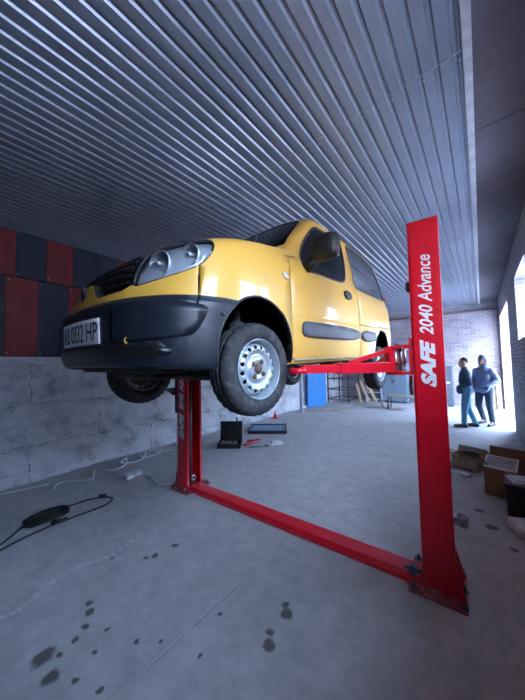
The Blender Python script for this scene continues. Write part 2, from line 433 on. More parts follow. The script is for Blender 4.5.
# ------------------------------------------------------------ the van
# ring rows: zf af zs w Lf nf ar Lr nr
ROWS=[
(.10,-.45,.06,.60,.30,3.0,2.95,.20,4.0),
(.06,-.66,.03,.74,.42,2.7,3.12,.20,4.0),
(.05,-.74,.02,.80,.50,2.6,3.17,.20,4.0),
(.12,-.772,.10,.818,.54,2.5,3.20,.20,4.0),
(.28,-.778,.28,.828,.56,2.5,3.21,.20,4.0),
(.365,-.772,.36,.832,.56,2.5,3.21,.20,4.0),
(.395,-.735,.40,.826,.53,2.5,3.20,.20,4.0),
(.50,-.705,.52,.826,.53,2.5,3.19,.20,4.0),
(.60,-.665,.63,.82,.52,2.5,3.18,.20,4.0),
(.67,-.60,.71,.813,.50,2.6,3.17,.20,4.0),
(.73,-.47,.77,.80,.46,2.8,3.16,.20,4.0),
(.80,-.27,.82,.785,.42,3.0,3.15,.20,4.0),
(.855,0.0,.86,.772,.36,3.4,3.15,.20,4.0),
(.895,.20,.885,.762,.26,3.8,3.14,.20,4.0),
(.92,.33,.915,.756,.20,3.8,3.14,.20,4.0),
(1.06,.49,1.05,.735,.17,3.8,3.12,.20,4.0),
(1.24,.69,1.22,.700,.16,3.8,3.09,.20,4.0),
(1.39,.87,1.36,.670,.16,3.8,3.05,.22,3.6),
(1.47,1.0,1.44,.640,.18,3.4,3.00,.24,3.2),
(1.53,1.2,1.50,.57,.30,3.0,2.85,.30,3.0),
(1.57,1.5,1.55,.38,.30,2.6,2.5,.40,2.6),
(1.595,1.75,1.59,.12,.10,2.2,2.1,.10,2.2),
]
def crom(p0,p1,p2,p3,t):
    return tuple(.5*((2*b)+(-a+c)*t+(2*a-5*b+4*c-d)*t*t+(-a+3*b-3*c+d)*t**3) for a,b,c,d in zip(p0,p1,p2,p3))
def ring(row,off=0.,NQ=14,NS=22):
    zf,af,zs,w,Lf,nf,ar,Lr,nr=row
    w-=off; af+=off; ar-=off
    pts=[]
    # half outline from front centre round to rear centre (x>=0)
    for i in range(NQ+1):
        t=math.pi/2*i/NQ
        x=w*math.sin(t)**(2/nf); y=af+Lf-Lf*math.cos(t)**(2/nf)
        k=math.sin(t)**2
        pts.append((x,y,zf+(zs-zf)*min(1,k*1.0)))
    y0=af+Lf; y1=ar-Lr
    for i in range(1,NS):
        u=i/NS
        pts.append((w*(1+.012*math.sin(math.pi*u)),y0+(y1-y0)*u,zs))
    for i in range(NQ+1):
        t=math.pi/2*(1-i/NQ)
        x=w*math.sin(t)**(2/nr); y=ar-Lr+Lr*math.cos(t)**(2/nr)
        pts.append((x,y,zs+(zf-zs)*0.5*math.cos(t)**2))
    return pts
def hull(off=0.,sub=4):
    """closed mesh: verts, faces"""
    R=[ROWS[0]]+ROWS+[ROWS[-1]]
    rows=[]
    for i in range(1,len(R)-2):
        for s in range(sub): rows.append(crom(R[i-1],R[i],R[i+1],R[i+2],s/sub))
    rows.append(ROWS[-1])
    V=[];F=[];n=None
    for k,r in enumerate(rows):
        r=list(r)
        h=ring(r,off)
        dz=0
        if off:
            u=k/(len(rows)-1); dz=off if r[0]<.3 else (-off*max(0,min(1,(r[0]-.5)/.3)))
        full=[(x,y,z+dz) for x,y,z in h]+[(-x,y,z+dz) for x,y,z in reversed(h[1:-1])]
        n=len(full); V+=full
    m=len(rows)
    for k in range(m-1):
        for j in range(n):
            a=k*n+j;b=k*n+(j+1)%n
            F.append((a,b,b+n,a+n))
    # caps
    V.append((0,1.2,rows[0][0]+(off if off else 0)));c0=len(V)-1
    V.append((0,1.9,rows[-1][0]+.004-(off if off else 0)));c1=len(V)-1
    for j in range(n):
        F.append(((j+1)%n,j,c0)); F.append(((m-1)*n+j,(m-1)*n+(j+1)%n,c1))
    return V,F

CT=Vector((-1.87,1.257,1.667)); CP=rad(1.5)
car=thing('van','yellow compact van with black bumper, raised high on the red lift','van',(CT.x,CT.y,0))
croot=Matrix.Rotation(CP,4,'X')
def cpart(o,parent=None):
    return o
HV,HF=hull(); BV=BVHTree.FromPolygons([tuple(v) for v in HV],HF)
carz=CT.z
def put(o):
    """a part modelled in body axes: bake the slight nose-down pitch"""
    o.data.transform(Matrix.Translation((0,0,carz))@croot); o.parent=car; return o
def side_map(s):
    return lambda u,v:(Vector((s*2,u,v)),Vector((-s,0,0)))
def cyl_map(s=1):
    def f(th,z):
        a=rad(th)*s; d=Vector((math.sin(a),-math.cos(a),0)); o=Vector((0,.9,z))
        return (o+d*3,-d)
    return f
def plane_map(O,e1,e2,e3):
    O,e1,e2,e3=map(Vector,(O,e1,e2,e3))
    return lambda u,v:(O+e1*u+e2*v+e3*2,-e3)
def sample(mp,u,v):
    o,d=mp(u,v); h,n,i,dist=BV.ray_cast(o,d)
    if h is None: return None
    if n.dot(d)>0: n=-n
    return h,n,d
def dense(poly,step):
    out=[]
    for i,p in enumerate(poly):
        q=poly[(i+1)%len(poly)]; L=math.hypot(q[0]-p[0],q[1]-p[1]); k=max(1,int(L/step))
        for j in range(k): out.append((p[0]+(q[0]-p[0])*j/k,p[1]+(q[1]-p[1])*j/k))
    return out
def smooth_poly(poly,n=2):
    """Chaikin corner rounding"""
    for _ in range(n):
        o=[]
        for i,p in enumerate(poly):
            q=poly[(i+1)%len(poly)]
            o+=[(p[0]*.75+q[0]*.25,p[1]*.75+q[1]*.25),(p[0]*.25+q[0]*.75,p[1]*.25+q[1]*.75)]
        poly=o
    return poly
def inside(p,poly):
    c=False;n=len(poly)
    for i in range(n):
        a=poly[i];b=poly[(i+1)%n]
        if (a[1]>p[1])!=(b[1]>p[1]) and p[0]<(b[0]-a[0])*(p[1]-a[1])/(b[1]-a[1])+a[0]: c=not c
    return c
def patch(name,poly,mp,m,off=.004,thick=.006,step=.03,ks=1.,parent=None):
    """panel lying on the body surface; ks scales u (degrees -> metres)"""
    P=[(u*ks,v) for u,v in poly]; D=dense(P,step); nb=len(D)
    x0=min(p[0] for p in D);x1=max(p[0] for p in D);y0=min(p[1] for p in D);y1=max(p[1] for p in D)
    pts=list(D); g=y0+step/2
    while g<y1:
        f=x0+step/2
        while f<x1:
            if inside((f,g),D) and min((f-q[0])**2+(g-q[1])**2 for q in D)>(step*.35)**2: pts.append((f,g))
            f+=step
        g+=step
    r=delaunay_2d_cdt([Vector(p) for p in pts],[(i,(i+1)%nb) for i in range(nb)],[],1,1e-6)
    V2,F2=r[0],r[2]
    top=[];bot=[]
    for p in V2:
        s=sample(mp,p[0]/ks,p[1])
        if s is None: s=(Vector(mp(p[0]/ks,p[1])[0])+Vector(mp(p[0]/ks,p[1])[1])*2,-Vector(mp(p[0]/ks,p[1])[1]),None)
        top.append(s[0]+s[1]*off); bot.append(s[0]+s[1]*(off-thick))
    b=MB(); n=len(top); F=[tuple(f) for f in F2]
    cnt={}
    for f in F:
        for i in range(len(f)):
            e=(f[i],f[(i+1)%len(f)]); cnt[e]=1
    faces=F+[tuple(n+i for i in reversed(f)) for f in F]
    for (a,c) in cnt:
        if (c,a) not in cnt: faces.append((c,a,n+a,n+c))
    b.poly(top+bot,faces,smooth=False)
    bmesh.ops.recalc_face_normals(b.bm,faces=b.bm.faces)
    for f in b.bm.faces: f.smooth=len(f.verts)==3
    o=b.build(name,m); put(o)
    if parent is not None: o.parent=parent
    return o
def cutter(poly,mp,inn=.12,out=.12,ks=1.):
    b=MB(); A=[];B=[]
    for u,v in poly:
        s=sample(mp,u,v)
        if s is None: o,d=mp(u,v); s=(o+d*1.2,None,d)
        A.append(b.bm.verts.new(s[0]-s[2]*out)); B.append(b.bm.verts.new(s[0]+s[2]*inn))
    n=len(A)
    for i in range(n): b.bm.faces.new((A[i],A[(i+1)%n],B[(i+1)%n],B[i]))
    fa=b.bm.faces.new(list(reversed(A))); fb=b.bm.faces.new(B)
    bmesh.ops.triangulate(b.bm,faces=[fa,fb])
    return b.build('cut','black')
def groove(pts,mp,w=.006,depth=.02):
    """thin ribbon prism along an open polyline, cut as a panel gap"""
    L=[];R=[]
    pts=[Vector(p) for p in pts]
    for i,p in enumerate(pts):
        d=(pts[min(i+1,len(pts)-1)]-pts[max(i-1,0)]).normalized(); n=Vector((-d.y,d.x))*w/2
        L.append(tuple(p+n));R.append(tuple(p-n))
    return cutter(L+R[::-1],mp,depth,.05)
# --- outer shell with a hollow cabin
def mk(name,V,F,m):
    b=MB(); b.poly([tuple(v) for v in V],F,smooth=True); return b.build(name,m)
body=mk('body',HV,HF,'yellow')
IV,IF=hull(.045,3)
core=mk('core',IV,IF,'liner')
body.data.materials.append(M['liner'])
for p in core.data.polygons: p.material_index=0
cut=[core]
# wheel arches
for s in (1,-1):
    for a,z,r in ((.0,.105,.345),(2.60,.06,.335)):
        b=MB(); b.tube([(s*.50,a,z),(s*1.2,a,z)],r,56); cut.append(b.build('cut','liner'))
SIDEWIN=smooth_poly([(.58,.79),(.605,.93),(.68,1.03),(.81,1.16),(1.0,1.315),(1.12,1.35),(1.62,1.37),(1.66,1.30),(1.60,1.05),(1.50,.84),(1.10,.80),(.84,.795),(.66,.77)],2)
REARWIN=smooth_poly([(1.77,.85),(1.79,1.15),(1.80,1.38),(1.84,1.405),(2.4,1.41),(2.78,1.39),(2.86,1.36),(2.99,1.02),(3.0,.88),(2.96,.855),(2.4,.845),(1.83,.835)],1)
LAMP=smooth_poly([(18.6,.452),(18.3,.50),(18.7,.56),(19.7,.625),(21.8,.68),(25.5,.72),(29.2,.735),(31.8,.73),(32.8,.685),(32.0,.62),(30.4,.56),(27.8,.52),(24.4,.487),(21.3,.465)],2)
GRILLE=smooth_poly([(-18.2,.447),(-9.5,.430),(-7.8,.434),(-4.6,.525),(-3.2,.545),(3.2,.545),(4.6,.525),(7.8,.434),(9.5,.430),(18.2,.447),(18.8,.53),(19.6,.60),(21.2,.655),(21.0,.705),(15,.735),(8,.745),(-8,.745),(-15,.735),(-21.0,.705),(-21.2,.655),(-19.6,.60),(-18.8,.53)],1)
WS=plane_map((0,0,0),(1,0,0),(0,.6,.8),(0,-.8,.6))
SCREEN=smooth_poly([(-.695,1.12),(-.71,1.05),(-.66,1.0),(-.4,.95),(0,.935),(.4,.95),(.66,1.0),(.71,1.05),(.695,1.12),(.615,1.58),(.575,1.66),(.2,1.70),(-.2,1.70),(-.575,1.66),(-.615,1.58)],1)
cut.append(cutter(SCREEN,WS,.16,.2))
for s in (1,-1):
    cut.append(cutter(SIDEWIN,side_map(s),.14,.2)); cut.append(cutter(REARWIN,side_map(s),.14,.2))
    cut.append(cutter(LAMP,cyl_map(s),.10,.1))
cut.append(cutter(GRILLE,cyl_map(),.09,.15))
# panel gaps: hood edge, fender to door, rear door, tank flap
for s in (1,-1):
    cut.append(groove([(.335,.035),(.345,.2),(.35,.5),(.355,.66),(.40,.83),(.50,.86)],side_map(s)))
    cut.append(groove([(1.70,.04),(1.74,.4),(1.745,.80),(1.72,1.1),(1.72,1.42)],side_map(s)))
    cut.append(groove([(.345,.052),(1.0,.045),(1.70,.045)],side_map(s),.007))
    cut.append(groove([(1.70,.405),(2.3,.42),(2.42,.43)],side_map(s),.005))
    cut.append(groove([(2.46,.43),(2.98,.44)],side_map(s),.006))
    cut.append(groove([(30.2,.415),(30.3,.50),(30.35,.555)],cyl_map(s),.25,.02))
boolean(body,cut); kill(cut)
# recover material slots by place: everything well inside is lining
me=body.data; me.materials.clear(); me.materials.append(M['yellow']); me.materials.append(M['liner']); me.materials.append(M['bumper'])
for p in me.polygons:
    c=p.center; h,n,i,d=BV.find_nearest(c)
    p.material_index=1 if (d is None or d>.012 or (c.z<.045 and abs(p.normal.z)>.6)) else 0
    if p.material_index==0 and c.z<.405 and c.y<.0: p.material_index=2
# split lining and bumper off as parts of their own
def split(o,idx,name,m):
    bm=bmesh.new(); bm.from_mesh(o.data)
    bm2=bm.copy()
    bmesh.ops.delete(bm,geom=[f for f in bm.faces if f.material_index==idx],context='FACES')
    bmesh.ops.delete(bm2,geom=[f for f in bm2.faces if f.material_index!=idx],context='FACES')
    for f in bm2.faces: f.material_index=0
    bm.to_mesh(o.data); bm.free()
    q=bpy.data.meshes.new(name); bm2.to_mesh(q); bm2.free()
    return link(name,q,m)
bump_o=split(body,2,'front_bumper','bumper'); lin=split(body,1,'inner_lining','liner')
while len(body.data.materials)>1: body.data.materials.pop()
for q in (body,bump_o,lin): put(q)
bump_o['label']='black front bumper with dusty plastic skin'
# --- glazing
for s in (1,-1):
    patch('side_window',SIDEWIN,side_map(s),'screen',-.004,.005,.05)
    patch('rear_window',REARWIN,side_map(s),'tint',-.004,.005,.06)
    # rubber seal round the front window
patch('windscreen',SCREEN,WS,'screen',-.004,.006,.08)
def rim_strip(name,poly,mp,m,w,off=.006,thick=.014,ks=1.):
    """closed band along a polygon edge"""
    c=(sum(p[0] for p in poly)/len(poly),sum(p[1] for p in poly)/len(poly)); n=len(poly)
    out=[];inn=[]
    for i in range(n):
        a=poly[i-1];q=poly[(i+1)%n];d=Vector(((q[0]-a[0])*ks,q[1]-a[1])).normalized(); nn=Vector((d.y,-d.x))
        u,v=poly[i]
        if nn.dot(Vector(((u-c[0])*ks,v-c[1])))<0: nn=-nn
        out.append((u+nn.x*w/ks*.3,v+nn.y*w*.3)); inn.append((u-nn.x*w/ks*.7,v-nn.y*w*.7))
    b=MB(); V=[]
    for P,o1 in ((out,off),(inn,off),(inn,off-thick),(out,off-thick)):
        for u,v in P:
            s=sample(mp,u,v)
            if s is None: o_,d_=mp(u,v); s=(o_+d_*1.2,-d_,d_)
            V.append(s[0]+s[1]*o1)
    F=[]
    for k in range(4):
        for i in range(n): F.append((k*n+i,k*n+(i+1)%n,((k+1)%4)*n+(i+1)%n,((k+1)%4)*n+i))
    o=b.poly(V,F,smooth=True).build(name,m); return put(o)
for s in (1,-1):
    rim_strip('window_seal',SIDEWIN,side_map(s),'black',.022,.003)
    rim_strip('window_seal',REARWIN,side_map(s),'black',.018,.003)
    ln=patch('headlight',LAMP,cyl_map(s),'clear',.004,.004,.03,ks=.0262)
    rs=patch('reflector',LAMP,cyl_map(s),'chrome',-.024,.004,.03,ks=.0262,parent=ln)
    # two bowls and bulbs behind the lens
    for th,z,r in ((22.8,.575,.066),(28.2,.625,.055)):
        q=sample(cyl_map(s),th,z); c=q[0]+Vector((0,.0,0))
        dirv=Vector((s*.25,-1,0.0)).normalized()
        bb=MB(); prof=[(r*math.sin(k/8*PI/2),-.07*math.cos(k/8*PI/2)) for k in range(9)]+[(r*1.06,.0),(r*1.06,-.01)]
        bb.lathe([(max(a,.001),h) for a,h in prof],(0,0,0),'y',28)
        bb.lathe([(.001,.012),(.012,.010),(.014,-.03),(.014,-.06)],(0,0,0),'y',14)
        Rm=dirv.to_track_quat('Y','Z').to_matrix().to_4x4()
        o=bb.build('lamp_bowl','chrome'); o.data.transform(Matrix.Translation(c-dirv*.008-Vector((0,0,0)))@Rm); put(o); o.parent=ln
    rim_strip('lamp_seal',LAMP,cyl_map(s),'black',.005,.001,.02,ks=.0262)
    patch('side_moulding',smooth_poly([(.47,.235),(.475,.33),(.53,.345),(1.70,.352),(1.70,.222),(.56,.218)],2),side_map(s),'trim',.018,.022,.05)
    patch('side_moulding',smooth_poly([(1.75,.352),(2.30,.352),(2.285,.28),(2.25,.225),(1.75,.222)],1),side_map(s),'trim',.018,.022,.05)
    hd=patch('door_handle',smooth_poly([(1.33,.69),(1.34,.735),(1.50,.73),(1.51,.665),(1.44,.645),(1.35,.65)],2),side_map(s),'black',.020,.022,.03)
    patch('side_repeater',smooth_poly([(.255,.635),(.255,.675),(.325,.665),(.325,.625)],1),side_map(s),'amber',.010,.014,.02)
    patch('sill_strip',[(.37,.032),(.37,.062),(2.26,.062),(2.26,.032)],side_map(s),'sillpaint',.004,.010,.06)
    # bumper corner insert and parking sensor hole
    patch('bumper_insert',smooth_poly([(16.5,.365),(23.5,.368),(30.6,.352),(32.0,.335),(31.6,.30),(30.0,.205),(28.6,.188),(18,.172),(15.5,.178),(15.5,.355)],1),cyl_map(s),'bumper',.010,.012,.04,ks=.0262)
    patch('sensor_cap',[(34.2+.42*math.cos(k*PI/5),.31+.011*math.sin(k*PI/5)) for k in range(10)],cyl_map(s),'black',.003,.006,.02,ks=.0262)
    patch('fog_recess',[(23.2+2.3*math.cos(k*PI/10),.125+.045*math.sin(k*PI/10)) for k in range(20)],cyl_map(s),'black',.002,.008,.03,ks=.0262)
# arch lips
for s in (1,-1):
    for a,z,r,a0,a1 in ((0,.105,.345,-.22,PI+.22),(2.6,.06,.335,-.05,PI+.05)):
        b=MB(); ring_=[]
        for k in range(41):
            t=a0+(a1-a0)*k/40; y=a+(r+.001)*math.cos(t); zz=z+(r+.001)*math.sin(t)
            q=sample(side_map(s),y,zz)
            if q is None: continue
            ring_.append(q[0]-Vector((s*.006,0,0)))
        o=b.tube(ring_,.009,8).build('arch_lip','black'); put(o)
# lower air intake, grille slats
patch('air_intake',smooth_poly([(-26,.085),(-26.5,.14),(-18,.166),(18,.166),(26.5,.14),(26,.085)],1),cyl_map(),'grille',.003,.010,.04,ks=.0262)
gb=patch('grille',GRILLE,cyl_map(),'grille',-.045,.006,.04,ks=.0262)
for z in (.50,.545,.59,.635,.675):
    for th0,th1 in (((-16.5,-6.5),(6.5,16.5)) if z<.58 else ((-16.5,16.5),)):
        b=MB(); pp=[]
        k=max(4,int((th1-th0)/2))
        for i in range(k+1):
            q=sample(cyl_map(),th0+(th1-th0)*i/k,z); pp.append(q[0]-q[1]*.022)
        o=b.tube(pp,.008,6).build('slat','black'); put(o); o.parent=gb
# badge: dark upright diamond frame on the yellow nose
q=sample(cyl_map(),0,.485); c=q[0]+Vector((0,-.010,-.003))
b=MB(); O=[(0,.062),(.040,0),(0,-.062),(-.040,0)];I=[(0,.030),(.019,0),(0,-.030),(-.019,0)]
V=[(x,0,z) for x,z in O]+[(x,0,z) for x,z in I]+[(x,.014,z) for x,z in O]+[(x,.014,z) for x,z in I]
F=[]
for i in range(4):
    j=(i+1)%4; F+=[(i,j,4+j,4+i),(8+i,12+i,12+j,8+j),(i,8+i,8+j,j),(4+i,4+j,12+j,12+i)]
o=b.poly([Vector(v)+c for v in V],F).build('badge','darksteel'); put(o)
q=sample(cyl_map(),19.0,.175); b=MB(); b.lathe([(.014+.003*math.cos(k*PI/3),.003*math.sin(k*PI/3)) for k in range(6)],(0,0,0),'x',20,close=True)
o=b.build('towing_eye','yellow'); o.data.transform(Matrix.Translation(q[0]+Vector((.004,-.012,.0)))@Matrix.Rotation(rad(40),4,'Z')); put(o)
# number plate with its frame
FR=lambda u,v:(Vector((u,-2,v)),Vector((0,1,0)))
patch('plate_holder',[(-.178,.163),(.378,.163),(.378,.311),(-.178,.311)],FR,'black',.004,.008,.03)
npl=patch('number_plate',[(-.168,.170),(.368,.170),(.368,.304),(-.168,.304)],FR,'plate',.0065,.003,.03)
patch('blue_band',[(-.166,.172),(-.133,.172),(-.133,.302),(-.166,.302)],FR,'blueplate',.0075,.002,.02,parent=npl)
tm=text_mesh('AB 0332 HP',.112,0,.0,.0012)
xs_=[v.co.x for v in tm.vertices]; zs_=[v.co.y for v in tm.vertices]
sx=.470/(max(xs_)-min(xs_)); sy=.100/(max(zs_)-min(zs_))
tm.transform(Matrix.Translation((-.118,0,.187))@Matrix.Rotation(PI/2,4,'X')@Matrix.Diagonal((sx,sy,1,1))@Matrix.Translation((-min(xs_),-min(zs_),0)))
for v in tm.vertices:
    q=sample(FR,v.co.x,v.co.z); v.co.y=q[0].y-.0078+(.001 if v.co.y>0 else 0)
o=link('characters',tm,'black'); put(o); o.parent=npl
# door mirrors
for s in (1,-1):
    b=MB(); V=[];F=[]; nu,nv=18,12
    for i in range(nv+1):
        t=PI*i/nv
        for k in range(nu):
            a=2*PI*k/nu; ca,sa=math.cos(a),math.sin(a); e=.62
            x=.118*math.copysign(abs(ca)**e,ca)*math.sin(t)**.6; z=.108*math.copysign(abs(sa)**e,sa)*math.sin(t)**.6
            y=-.075*math.cos(t)*(1 if math.cos(t)>0 else .35)
            V.append((s*(.975)+x,.64+y+.02*s*x,.918+z))
    for i in range(nv):
        for k in range(nu): F.append((i*nu+k,i*nu+(k+1)%nu,(i+1)*nu+(k+1)%nu,(i+1)*nu+k))
    mo=b.poly(V,F,smooth=True).build('mirror_housing','black'); put(mo)
    o=MB().tube([(s*.79,.64,.80),(s*.84,.65,.82),(s*.90,.65,.88)],[.05,.045,.045],12).build('mirror_arm','black'); put(o)
    o=MB().box((s*.975-.095,.659,.833),(s*.975+.095,.671,1.003),bev=.01).build('mirror_glass','chrome'); put(o); o.parent=mo
# wiper + aerial
o=MB().tube([(.30,.36,.955),(.0,.44,1.03),(-.28,.47,1.06)],.008,6).build('wiper','black'); put(o)
o=MB().tube([(-.35,.34,.945),(.05,.40,1.01),(.28,.45,1.05)],.008,6).build('wiper','black'); put(o)
o=MB().tube([(.58,.215,.89),(.575,.24,.925),(.56,.34,1.12)],[.014,.010,.003],8).build('aerial','black'); put(o)
# cabin
for x in (-.36,.36):
    b=MB(); b.box((x-.24,1.0,.38),(x+.24,1.5,.55),bev=.05); b.box((x-.24,1.42,.5),(x+.24,1.58,1.08),bev=.05); b.box((x-.13,1.46,1.10),(x+.13,1.56,1.28),bev=.04); b.box((x-.2,1.05,.06),(x+.2,1.45,.40))
    o=b.build('seat','seat'); put(o)
o=MB().box((-.66,2.2,.38),(.66,2.65,.55),bev=.05).box((-.66,2.6,.5),(.66,2.74,1.15),bev=.05).build('rear_bench','seat'); put(o)
o=MB().box((-.68,.45,.45),(.68,.72,.86),bev=.05).build('dashboard','black'); put(o)
b=MB(); b.lathe([(.185+.014*math.cos(k*PI/4),.014*math.sin(k*PI/4)) for k in range(8)],(0,0,0),'z',32,close=True)
b.box((-.18,-.015,-.01),(.18,.015,.01)).cyl((0,0,.01),(0,0,-.2),.03,12)
o=b.build('steering_wheel','black'); o.data.transform(Matrix.Translation((.36,.86,.90))@Matrix.Rotation(rad(60),4,'X')); put(o)
# underside
b=MB(); b.box((-.62,-.55,.005),(.62,.30,.055),bev=.02); b.box((-.5,-.12,-.075),(.5,.14,.02),bev=.03); b.box((-.35,-.42,-.05),(.30,.1,.03),bev=.03)
o=b.build('engine_undertray','under'); put(o)
for s in (1,-1):
    o=MB().tube([(s*.32,.02,-.03),(s*.62,.0,-.07)],[.035,.022],8).tube([(s*.32,.25,-.02),(s*.6,.03,-.06)],.02,8).build('control_arm','under'); put(o)
    o=MB().tube([(s*.585,.02,-.05),(s*.555,.05,.40)],[.032,.032],12).tube([(s*.57,.035,.16),(s*.56,.045,.32)],.055,12).build('suspension_strut','steel'); put(o)
    o=MB().tube([(s*.50,1.95,.02),(s*.60,2.6,-.08)],.035,8).build('trailing_arm','under'); put(o)
o=MB().cyl((-.62,2.6,-.10),(.62,2.6,-.10),.035,12).build('rear_axle','under'); put(o)
o=MB().tube([(.12,.3,.0),(.15,1.2,-.01),(.18,2.1,-.01)],.025,8).tube([(.18,2.1,-.01),(.2,2.5,.02)],.07,12).tube([(.2,2.5,.02),(.3,3.1,.06)],.025,8).build('exhaust_pipe','under'); put(o)
# rear lamps, rear bumper
for s in (1,-1):
    o=MB().box((s*.70-.06,3.07,.45),(s*.70+.06,3.14,.95),bev=.02).build('rear_lamp',mat('red_lamp_%d'%(s+1),(.4,.02,.02),.2)); put(o)
o=MB().box((-.72,3.16,.06),(.72,3.25,.30),bev=.04).build('rear_bumper','bumper'); put(o)
# --- wheels
def wheel_meshes():
    R,w=.300,.0875
    prof=[(.192,-.07),(.20,-.082),(.235,-.0875),(.268,-.084),(.288,-.070),(.297,-.052),(.2985,-.034),(.2915,-.032),(.2915,-.026),(.299,-.024),(.300,-.006),(.2925,-.004),(.2925,.004),(.300,.006),(.299,.024),(.2915,.026),(.2915,.032),(.2985,.034),(.297,.052),(.288,.070),(.268,.084),(.235,.0875),(.20,.082),(.192,.07),(.186,.04),(.186,-.04)]
    b=MB(); b.lathe(prof,(0,0,0),'x',96,close=True)
    # lateral tread cuts on the shoulders
    bmesh.ops.recalc_face_normals(b.bm,faces=b.bm.faces)
    for f in b.bm.faces:
        c=f.calc_center_median(); r=math.hypot(c.y,c.z)
    t=b.build('wheel','rubber')
    for v in t.data.vertices:
        r=math.hypot(v.co.y,v.co.z); k=round(math.atan2(v.co.z,v.co.y)/(2*PI/96))%96
        if r>.284 and k%3==0 and abs(v.co.x)>.03: v.co.y*=.978; v.co.z*=.978
    # raised marks round the sidewall are worn smooth; steel rim with outer lip and ventilated disc
    b=MB(); b.lathe([(.190,.082),(.193,.077),(.187,.068),(.181,.062),(.177,.030),(.171,.022),(.166,-.02),(.166,-.07),(.178,-.078),(.180,-.074),(.170,-.066),(.170,-.01),(.174,.024),(.178,.058),(.184,.070),(.187,.080)],(0,0,0),'x',72,close=True)
    rim_=b.build('steel_rim','rim')
    b=MB(); pr=[(.169,.002),(.166,.018),(.155,.036),(.142,.048),(.128,.050),(.112,.040),(.098,.030),(.082,.036),(.070,.046),(.054,.046),(.046,.042),(.030,.042)]
    pr=[(r,x+.014) for r,x in pr]
    b.lathe(pr+[(r,x-.006) for r,x in reversed(pr)],(0,0,0),'x',72,close=True)
    disc=b.build('disc','rim'); cs=[]
    for k in range(16):
        a=2*PI*k/16; c=Vector((0,.140*math.cos(a),.140*math.sin(a)))
        b=MB(); b.tube([c+Vector((-.05,0,0)),c+Vector((.1,0,0))],.0135,14); cs.append(b.build('cut','rim'))
    boolean(disc,cs); kill(cs)
    b=MB(); b.lathe([(.001,.070),(.024,.070),(.031,.064),(.033,.044),(.033,.0)],(0,0,0),'x',24)
    hub=b.build('hub','rust')
    bl=[]
    for k in range(4):
        a=PI/4+k*PI/2; c=Vector((0,.056*math.cos(a),.056*math.sin(a)))
        b=MB(); b.tube([c+Vector((.04,0,0)),c+Vector((.068,0,0))],.012,6).tube([c+Vector((.05,0,0)),c+Vector((.061,0,0))],.017,14)
        bl.append(b.build('wheel_bolt','rust'))
    b=MB(); b.lathe([(.001,-.0),(.11,-.0),(.125,-.01),(.125,-.03),(.001,-.03)],(0,0,0),'x',32); drum=b.build('brake_drum','rust')
    return t,[rim_,disc,hub,drum]+bl
t0,kids=wheel_meshes()
for k in kids: k.parent=t0
specs=[(1,.022,0,rad(-3)),(-1,-.02,-.03,rad(-3)),(1,2.6,-.115,0),(-1,2.6,-.115,0)]
for i,(s,a,z,st) in enumerate(specs):
    if i==0: w_=t0
    else:
        w_=t0.copy(); COL.objects.link(w_)
        for k in kids:
            c=k.copy(); COL.objects.link(c); c.parent=w_
    w_.parent=car; p=croot@Vector((s*.715,a,z)); w_.location=(p.x,p.y,p.z+carz)
    w_.rotation_euler=(rad(20*i+10),0,(0 if s>0 else PI)+st)
